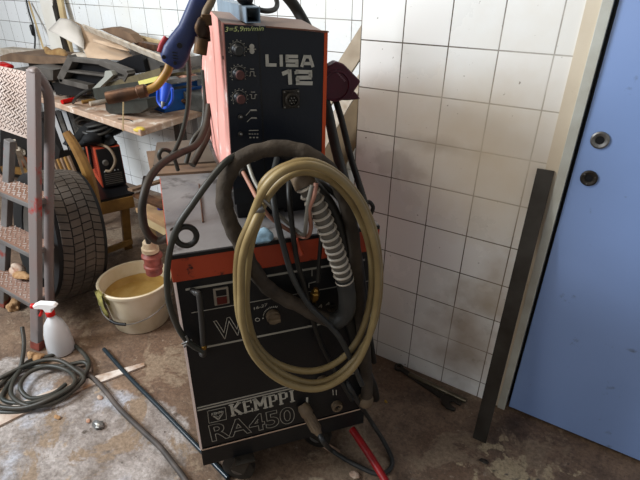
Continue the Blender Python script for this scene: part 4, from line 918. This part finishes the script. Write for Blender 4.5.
O('front_panel', frame_box(bmesh.new(), o0+wx*.006-wy*.012+Vector((0, 0, .004)), wx*(ww-.012), wy*.014, Vector((0, 0, hw-.008)), .003), blackpl, rw)
bm = bmesh.new()
for k in range(6): frame_box(bm, o0+wx*ww*.15-wy*.015+Vector((0, 0, .02+k*.011)), wx*ww*.7, wy*.003, Vector((0, 0, .004)))
O('vent_slats', bm, greypl, rw)
bm = bmesh.new()
for k in range(10): frame_box(bm, o0-wx*.0015+wy*(.05+.0*k)+Vector((0, 0, .05+k*.013)), wx*.002, wy*.09, Vector((0, 0, .005)))
O('side_louvres', bm, mat('dark_red', (.2, .02, .015), .5), rw)
O('control_knob', lathe([(.016, 0), (.014, .02)], o0+wx*ww*.3-wy*.012+Vector((0, 0, hw*.65)), -wy, 16), greypl, rw, True)
bm = bmesh.new()
for k in range(5): lathe([(.003, 0), (.003, .004)], o0+wx*(ww*.2+k*.018)-wy*.012+Vector((0, 0, hw*.42)), -wy, 8, bm=bm)
O('indicator_lights', bm, lightgrey, rw)
b = O('welder_cable', tube([o0+wx*ww*.25-wy*.02+Vector((0, 0, hw*.45)), o0+wx*ww*.4-wy*.06+Vector((0, 0, hw*.5)), o0+wx*ww*.62-wy*.07+Vector((0, 0, hw*.75)), o0+wx*ww*.5-wy*.03+Vector((0, 0, hw*1.02)), o0+wx*ww*.1+wy*.06+Vector((0, 0, hw+.015))], .008, 10), browncon, None, True); tag(b, 'brown cable looping over the front of the small red welder', 'cable')
bm = lump(o0+wx*ww*.45+wy*.17+Vector((0, 0, hw+.03)), .10, (.9, 1.5, .5), .5, 11)
lump(o0+wx*ww*.1+wy*.06+Vector((0, 0, hw+.03)), .055, (.9, 1.3, .6), .6, 17, bm=bm); lump(o0+wx*ww*.7+wy*.05+Vector((0, 0, hw+.02)), .045, (1, 1, .6), .6, 17, bm=bm)
b = O('black_bag', bm, darkcloth, None, True); tag(b, 'black cloth bag heaped on the small red welder', 'bag')
for k in range(3):
    z_ = hw+.075+.012*k; cc_ = o0+wx*ww*.4+wy*(.12+.03*k)
    b = O('folded_cable', tube([cc_+Vector((math.cos(a)*(.10+.01*k), math.sin(a)*.085, z_+.01*math.sin(a*2+k))) for a in [q*math.pi/6 for q in range(12)]], .009, 8, closed=True), rubber, None, True)
    tag(b, ('lowest', 'middle', 'topmost')[k]+' loop of black cable lying on the bag over the red welder', 'cable')
b = O('black_strap', tube([o0-wx*.006+wy*.12+Vector((0, 0, hw+.05)), o0-wx*.012+wy*.10+Vector((0, 0, hw*.8)), o0-wx*.012+wy*.13+Vector((0, 0, hw*.35))], .009, 8), darkcloth, None, True); tag(b, 'black strap hanging down the side of the small red welder', 'strap')

# wooden slatted chair lying behind the tyre
ch = thing('wooden_chair', 'honey wood chair with bent post and slats behind the tyre', 'chair', (-2.4, 1.3, 0))
O('back_post', sect([(0, 0, 0)], [1], [1]) if 0 else tube([PY(66, 132, 1.28), PY(77, 150, 1.29), PY(88, 174, 1.30), PY(95, 203, 1.31), PY(98, 230, 1.32), PZ(99, 258, .0)+Vector((0, 0, .01))], .02, 8, rf=lambda t, L: .020+.009*math.sin(math.pi*t)), wood, ch, True)
for k in range(5):
    O('slat', beam(PY(54+k*3.6, 160-k*1, 1.32), PY(66+k*4.4, 190+k*.5, 1.30), .016, .01, side=(1, 0, 0)), wood if k % 2 else brownboard, ch)
O('cross_rail', beam(PY(56, 178, 1.28), PY(86, 190, 1.29), .035, .018, side=(0, 0, 1)), palewood, ch)
0 and O('top_rail', beam(PY(52, 143, 1.30), PY(72, 160, 1.30), .06, .015, side=(0, 0, 1)), greypl, ch)

# ---------------------------------------------------------------- tyre
TC = PR(60, 240, 2.42); TC.z = .328; R = .31
ty = thing('car_tyre', 'dusty car tyre standing upright behind the step ladder', 'tyre', Vector((TC.x, TC.y, 0)))
ax = Vector((-.20, -.98, .20)).normalized()
w2 = .105
O('carcass', lathe([(.20, -.08), (.205, -.095), (.26, -w2-.005), (.298, -w2), (R-.012, -.088), (R-.008, -.04), (R-.008, .04), (R-.012, .088), (.298, w2), (.26, w2+.005), (.205, .095), (.20, .08), (.20, -.08)], TC, ax, 64, cap=False), tyred, ty, True)
bm = bmesh.new(); e1v = ax.orthogonal().normalized(); e2v = ax.cross(e1v)
def tp(a, s, r): return TC + ax*s + (e1v*math.cos(a)+e2v*math.sin(a))*r
NB = 56
for k in range(NB):
    a0_ = 2*math.pi*k/NB; da = 2*math.pi/NB
    for j, (s0_, s1_) in enumerate(((-.088, -.05), (-.045, -.004), (.001, .042), (.047, .088))):
        sh = da*.5*(j % 2) ; sk = da*.28*(1 if j in (0, 3) else -1)
        g = .07*da
        r0, r1 = R-.012, R
        def drop(s): return -.004*(abs(s)/.088)**2*1.6
        base_ = [(a0_+sh+g, s0_), (a0_+sh+da-g, s0_), (a0_+sh+da-g+sk, s1_), (a0_+sh+g+sk, s1_)]
        vs = [bm.verts.new(tp(a, s, r0+drop(s))) for a, s in base_]; vt_ = [bm.verts.new(tp(a, s, r1+drop(s))) for a, s in base_]
        bm.faces.new(vt_)
        for i in range(4): bm.faces.new((vs[i], vs[(i+1) % 4], vt_[(i+1) % 4], vt_[i]))
O('tread', bm, tyre, ty)
O('steel_rim', lathe([(.0, -.02), (.10, -.03), (.18, -.07), (.205, -.09), (.205, .09), (.18, .07), (.06, .03), (.0, .03)], TC, ax, 40, cap=False), greypl, ty, True)

# ---------------------------------------------------------------- step ladder
sl = thing('step_ladder', 'grey and pink step ladder with chequered treads at the left edge', 'ladder', (-2.1, .85, 0))
r1b = PZ(38, 348, 0); r1t = PR(33.5, 70, math.hypot(-1.796, .951)); 
O('front_rail', beam(r1b+Vector((0, 0, .02)), r1t, .042, .028, side=(1, .25, 0), bev=.006), laddpink, sl)
O('rail_cap', lump(r1t+Vector((0, 0, .0)), .022, (1.2, .8, .5), .2, 40), laddpink, sl, True)
O('rail_foot', beam(r1b+Vector((0, 0, .001)), r1b+(r1t-r1b)*.035, .05, .036, side=(1, .25, 0), bev=.006), redpl if 0 else cee, sl)
g = lambda x, y, z: PR(x, y, PZ(50, 335, 0).xy.length*(1-z*.0) + z*.07)
O('guard_rail', tube([PR(36, 74, 2.06), PR(42, 81, 2.07), PR(47.5, 92, 2.08), PR(49.5, 108, 2.09), PR(49.5, 140, 2.09), PR(49, 200, 2.09), PR(49, 260, 2.09), PR(50, 318, 2.08)], .0185, 14), laddpink, sl, True)
O('rear_leg', beam(PZ(4, 306, 0)+Vector((0, 0, .01)), PR(10, 140, 2.32), .035, .03, side=(1, .2, 0), bev=.005), ladgrey, sl)
O('rear_foot', beam(PZ(4, 306, 0)+Vector((0, 0, .001)), PR(4.2, 296, 2.47), .045, .038, side=(1, .2, 0), bev=.005), cee, sl)
for zt, yr in ((.21, 304), (.44, 254), (.65, 204)):
    pr = PZ(33, yr, zt); 
    t = O('tread', frame_box(bmesh.new(), pr+Vector((-.50, -.008, -.022)), Vector((.485, 0, 0)), Vector((0, .105, .0)), Vector((0, 0, .020)), .003), ladgrey, sl)
    bm = bmesh.new(); frame_box(bm, pr+Vector((-.50, -.004, -.002)), Vector((.48, 0, 0)), Vector((0, .098, 0)), Vector((0, 0, .003))); base_n = len(bm.faces)
    for i in range(25):
        for j in range(5):
            x = -.49+i*.019; y = .008+j*.021+(.0105 if i % 2 else 0)*.8
            if y > .092: continue
            c = pr+Vector((x, y, .0012)); d = Vector((.0065, .004*(1 if (i+j) % 2 else -1), 0)); beam(c-d, c+d, .0045, .003, side=Vector((-d.y, d.x, 0)), bm=bm)
    bm.faces.index_update()
    for f_ in bm.faces: f_.material_index = 1 if f_.index >= base_n else 0
    O('tread_plate', bm, None, t, mats=[treadm, studm])
# folded platform
A_, B_, C_, D_ = PR(0, 66, 2.18), PR(27.5, 72, 2.07), PR(28, 139, 2.04), PR(-4, 128, 2.16)
A_ = B_ + (A_-B_)*1.25; D_ = C_+(D_-C_)*1.1
nrm = (B_-A_).cross(D_-A_).normalized()
if nrm.y > 0: nrm = -nrm
bm = prism([A_, B_, C_, D_], -nrm*.008)
for i in range(16):
    for j in range(16):
        s, t_ = (i+.5)/16, (j+.5+.5*(i % 2))/17; c = A_.lerp(B_, s).lerp(D_.lerp(C_, s), t_)+nrm*.0008
        e = (B_-A_).normalized(); f2 = (D_-A_).normalized(); d = e*.0055 + f2*.0045*(1 if (i+j) % 2 else -1); beam(c-d, c+d, .0042, .0025, side=d.cross(nrm), bm=bm)
O('platform', bm, mat('pale_chequer_plate', (.46, .40, .36), .4, .3, col2=(.34, .24, .19), scale=5), sl)
# rags on the ladder
b = O('crumpled_rag', lump(PZ(16, 269, .24), .032, (1.1, .8, .9), .5, 22), rag, None, True); tag(b, 'pale rag lying on the lowest visible ladder tread', 'rag')
b = O('glove', lump(PZ(25, 276, .235), .028, (1.5, .8, .6), .5, 30), rustyrag, None, True); tag(b, 'brownish crumpled glove beside the pale rag on the tread', 'glove')
b = O('wood_chip_pile', lump(PZ(14, 306, .02), .035, (1.1, .9, .7), .5, 28), rustyrag, None, True); tag(b, 'brown scrap lump on the floor beneath the ladder tread', 'scrap')

# ---------------------------------------------------------------- spray bottle
sb = PZ(62, 350, 0)
sp = thing('spray_bottle', 'clear spray bottle with white and red trigger head beside the ladder foot', 'spray bottle', sb)
bm = lathe([(.0, 0), (.050, 0), (.055, .005), (.053, .05), (.049, .10), (.038, .145), (.022, .170), (.0125, .180), (.0125, .192), (0, .192)], sb, seg=32, cap=False)
for v in bm.verts:
    d = v.co-sb; v.co = sb + Vector((d.x, d.y, d.z)) + Vector((-.0, 0, 0))
O('bottle', bm, bottle, sp, True)
hx = Vector((-.842, -.539, 0))
O('collar', lathe([(.017, 0), (.018, .018), (.015, .022)], sb+Vector((0, 0, .188)), seg=20), redpl, sp, True)
hb = sb+Vector((0, 0, .21))
bm = prism([hb-hx*.040+Vector((0, 0, .028)), hb-hx*.030+Vector((0, 0, .040)), hb+hx*.03+Vector((0, 0, .044)), hb+hx*.058+Vector((0, 0, .030)), hb+hx*.055+Vector((0, 0, .016)), hb+hx*.02+Vector((0, 0, .014)), hb+hx*.013+Vector((0, 0, -.002)), hb-hx*.013+Vector((0, 0, -.002)), hb-hx*.016+Vector((0, 0, .014))], Vector((-hx.y, hx.x, 0))*.026, bev=.003)
bmesh.ops.translate(bm, verts=bm.verts, vec=-Vector((-hx.y, hx.x, 0))*.013)
O('spray_head', bm, whitepl, sp)
O('nozzle', lathe([(.010, 0), (.012, .004), (.011, .014)], hb+hx*.055+Vector((0, 0, .023)), hx, 14), redpl, sp, True)
O('trigger', tube([hb+hx*.030+Vector((0, 0, .014)), hb+hx*.034+Vector((0, 0, -.006)), hb+hx*.046+Vector((0, 0, -.026))], .006, 10), redpl, sp, True)

# ---------------------------------------------------------------- things on the floor
b = O('cable_coil', tube([PZ(*q, z) for q, z in zip([(22, 327), (24, 345), (20, 368), (8, 385), (2, 398), (14, 403), (34, 402), (60, 393), (80, 380), (88, 368), (83, 362), (62, 366), (40, 366), (18, 370), (0, 385), (-14, 398), (-10, 410), (18, 412), (42, 404), (68, 390), (86, 372), (88, 360), (78, 348), (72, 345), (64, 350), (50, 356), (28, 362), (14, 380), (12, 396), (30, 406), (56, 402), (76, 388), (84, 378), (76, 370), (58, 360), (36, 362), (8, 374), (-15, 390), (-8, 404), (22, 408), (52, 398), (74, 384), (70, 372), (50, 366), (30, 372), (20, 386), (30, 398), (52, 394), (66, 384)], [.14, .09, .03, .012, .01, .01, .01, .01, .012, .02, .025, .024, .02, .015, .012, .01, .01, .01, .02, .026, .03, .02, .012, .012, .015, .02, .028, .026, .02, .024, .026, .03, .034, .034, .036, .036, .03, .02, .03, .03, .045, .045, .04, .036, .034, .03, .012, .012, .012, .012, .012])], .0085, 10, n=6), hosegreen, None, True)
tag(b, 'dark grey-green cable coiled on the floor at the left edge', 'cable')
b = O('floor_cable', tube([PZ(*q, .011) for q in ((72, 366), (84, 372), (95, 380), (106, 392), (118, 407), (132, 421), (146, 434), (160, 447), (172, 462), (184, 478), (192, 492))], .0095, 10), mat('dusty_cable', (.16, .135, .12), .6, col2=(.08, .072, .066), scale=14), None, True)
tag(b, 'grey cable wandering across the floor toward the picture bottom', 'cable')
b = O('floor_conduit', tube([PZ(*q, .010) for q in ((104, 349), (130, 378), (160, 408), (195, 444), (228, 478))], .0085, 10), mat('blue_black_conduit', (.035, .05, .06), .3), None, True)
tag(b, 'straight blue-black tube lying on the floor left of the machine', 'tube')
q = [PZ(-30, 442, .001), PZ(-20, 420, .001), PZ(50, 392, .001), PZ(100, 376, .001), PZ(144, 364, .001), PZ(145, 367, .001), PZ(100, 384, .001), PZ(50, 402, .001)]
b = O('floor_lath', prism(q, Vector((0, 0, .008))), mat('floor_lath_paint', (.80, .77, .72), .7, col2=(.34, .22, .14), scale=14, amt=.5)); tag(b, 'worn white lath lying on the floor across the cable coil', 'lath')
b = O('foam_lump', lump(PZ(38, 359, .018), .028, (1.6, 1, .7), .5, 35), rustyrag, None, True); tag(b, 'crumbly tan foam lump in front of the spray bottle', 'foam')
b = O('metal_sliver', beam(PZ(72, 345, .002), PZ(84, 352, .002), .006, .003), steel); tag(b, 'small steel sliver on the floor right of the spray bottle', 'sliver')
for x, y, r, m, lab in ((57, 417, .010, rustyrag, 'tan crumb on the grey painted floor, leftmost'), (88, 421, .009, rag, 'pale crumb on the floor left of the foil scrap'), (98, 425, .016, steel, 'crumpled foil scrap on the grey painted floor'), (99.5, 397, .009, rag, 'pale chip beside the wandering grey cable'), (386, 401, .008, mat('leaf_yellow', (.45, .3, .08), .7), 'yellow fleck on the dark floor by the wall'), (356, 475, .013, rag, 'pale pebble on the floor between the plug cable and red bar'), (424, 364, .006, rustyrag, 'tiny fleck near the wrench head'), (483, 461, .010, darksteel, 'dark crumb in front of the leaning flat bar')):
    b = O('debris', lump(PZ(x, y, r*.5), r, (1.3, .9, .5), .5, 60, 2), m); tag(b, lab, 'debris')
b = O('wood_offcut', frame_box(bmesh.new(), PZ(318, 445, .001), PZ(341, 459, .001)-PZ(318, 445, .001), Vector((-.016, .02, 0)), Vector((0, 0, .012)), .002), mat('pink_wood', (.50, .36, .27), .7)); tag(b, 'small pale wood offcut under the front of the machine', 'offcut')
# spanner and rod by the wall
wr = thing('spanner', 'dark open-ended spanner lying along the foot of the tiled wall', 'spanner', PZ(430, 385, 0))
pa, pb = PZ(401, 369, .006), PZ(444, 398, .006)
O('shaft', beam(pa, pb, .022, .010, side=(pb-pa).cross(Vector((0, 0, 1))), bev=.003), darksteel, wr)
dq = (pb-pa).normalized(); sq = Vector((-dq.y, dq.x, 0)); hd = pb+dq*.02-Vector((0, 0, .005))
jaw = [(-.03, -.012), (-.012, -.030), (.018, -.036), (.042, -.026), (.044, -.014), (.014, -.011), (.008, .0), (.014, .011), (.044, .014), (.042, .026), (.018, .036), (-.012, .030), (-.03, .012)]
O('jaw', prism([hd+dq*x+sq*y for x, y in jaw], Vector((0, 0, .011)), bev=.0015), darksteel, wr)
O('ring_end', lathe([(.010, 0), (.019, 0), (.019, .010), (.010, .010), (.010, 0)], pa-dq*.012-Vector((0, 0, .005)), seg=20, cap=False), darksteel, wr, True)
b = O('steel_rod', tube([PZ(409, 374, .012), PZ(466, 401, .012)], .009, 12, spline=False), mat('bright_rod', (.30, .27, .20), .35, .7, col2=(.12, .1, .07), scale=20), None, True); tag(b, 'round steel rod lying against the foot of the tiled wall', 'rod')
# leaning flat bar
pb0 = Vector((-.143, 1.292, .001)); pt0 = Vector((-.163, YW-.008, .945))
b = O('leaning_flat_bar', beam(pb0, pt0, .047, .006, side=(1, 0, 0), bev=.001), darksteel); tag(b, 'dark flat steel bar leaning on the wall beside the blue door', 'flat bar')

# leaning things in the corner right of the feeder
def lean(name, pix, Y0, Y1, th, m, label, cat):
    ys = [p[1] for p in pix]; lo, hi = min(ys), max(ys)
    P = [PY(x, y, Y0+(Y1-Y0)*(y-lo)/(hi-lo)) for x, y in pix]
    o = O(name, prism(P, Vector((0, th, 0))), m); tag(o, label, cat); return o
lean('leaning_plank', [(372, 8), (384, 22), (338, 92), (250, 245), (238, 238), (338, 62)], 2.02, 1.86, .02, mat('grey_beige_plank', (.46, .40, .32), .7, col2=(.36, .30, .23), scale=14), 'grey-beige plank leaning in the wall corner behind the maroon plug', 'plank')
lean('leaning_white_strip', [(385, 38), (388, 48), (350, 104), (262, 260), (254, 256), (340, 100)], 1.86, 1.78, .012, whitestrip, 'narrow white strip leaning below the grey-beige plank', 'strip')
lean('brown_sheet', [(366, 72), (374, 110), (356, 145), (345, 165), (318, 262), (270, 262), (300, 178), (330, 120), (352, 88)], 1.98, 1.9, .015, mat('brown_leaning_board', (.23, .175, .11), .8, col2=(.15, .11, .07), scale=9), 'brown board leaning in the corner behind the black cables', 'board')

# repeats carry one group name
GR = {'debris': 'small debris on the floor', 'offcut': 'brown offcuts over the stool', 'power_cable': 'cables below the maroon plug', 'front_cable': 'cables down the machine front', 'side_cable': 'cables down the back left of the feeder', 'scrap_strip': 'scrap strips behind the blue bin',
      'wire_offcut': 'wire offcuts on the bench', 'folded_cable': 'loops of black cable on the bag', 'pale_strip': 'pale strips behind the ladder', 'black_cover': 'black plastic covers on the heap'}
for o in list(C.objects):
    k = o.name.split('.')[0]
    if o.parent is None and k in GR: o['group'] = GR[k]
# ---------------------------------------------------------------- light
def area(name, loc, target, sx, sy, power, col):
    li = bpy.data.lights.new(name, 'AREA'); li.shape = 'RECTANGLE'; li.size = sx; li.size_y = sy; li.energy = power; li.color = col
    o = bpy.data.objects.new(name, li); C.objects.link(o); o.location = loc
    o.rotation_euler = (Vector(target)-Vector(loc)).to_track_quat('-Z', 'Y').to_euler(); return o
area('window_light', (-3.1, -1.0, 2.4), (-1.3, 1.1, .4), .9, 1.0, 135, (.86, .93, 1.0))
area('rear_window_light', (-1.3, -1.9, 1.65), (-1.3, 1.5, 1.5), 3.0, 1.4, 21, (.95, .97, 1.0))
area('ceiling_light', (-1.7, .2, 2.8), (-1.3, 1.2, 0), 1.3, .4, 24, (1.0, .90, .74))
w = bpy.data.worlds.new('World'); bpy.context.scene.world = w; w.use_nodes = True
w.node_tree.nodes['Background'].inputs[0].default_value = (.80, .85, 1.0, 1); w.node_tree.nodes['Background'].inputs[1].default_value = .06

# ---------------------------------------------------------------- camera
cd = bpy.data.cameras.new('camera'); cam = bpy.data.objects.new('camera', cd); C.objects.link(cam)
cd.sensor_width = 36; cd.lens = F/640*36; cd.clip_start = .05
R3 = Matrix((Xc, Yc, Zc))            # world from image axes
cx = R3 @ Vector((1, 0, 0)); cy = -(R3 @ Vector((0, 1, 0))); cz = -(R3 @ Vector((0, 0, 1)))
mw = Matrix((cx, cy, cz)).transposed().to_4x4(); mw.translation = EYE; cam.matrix_world = mw
sc = bpy.context.scene; sc.camera = cam
sc.view_settings.view_transform = 'Standard'; sc.view_settings.look = 'None'; sc.view_settings.gamma = 1; sc.view_settings.exposure = .35
sc.cycles.max_bounces = 6
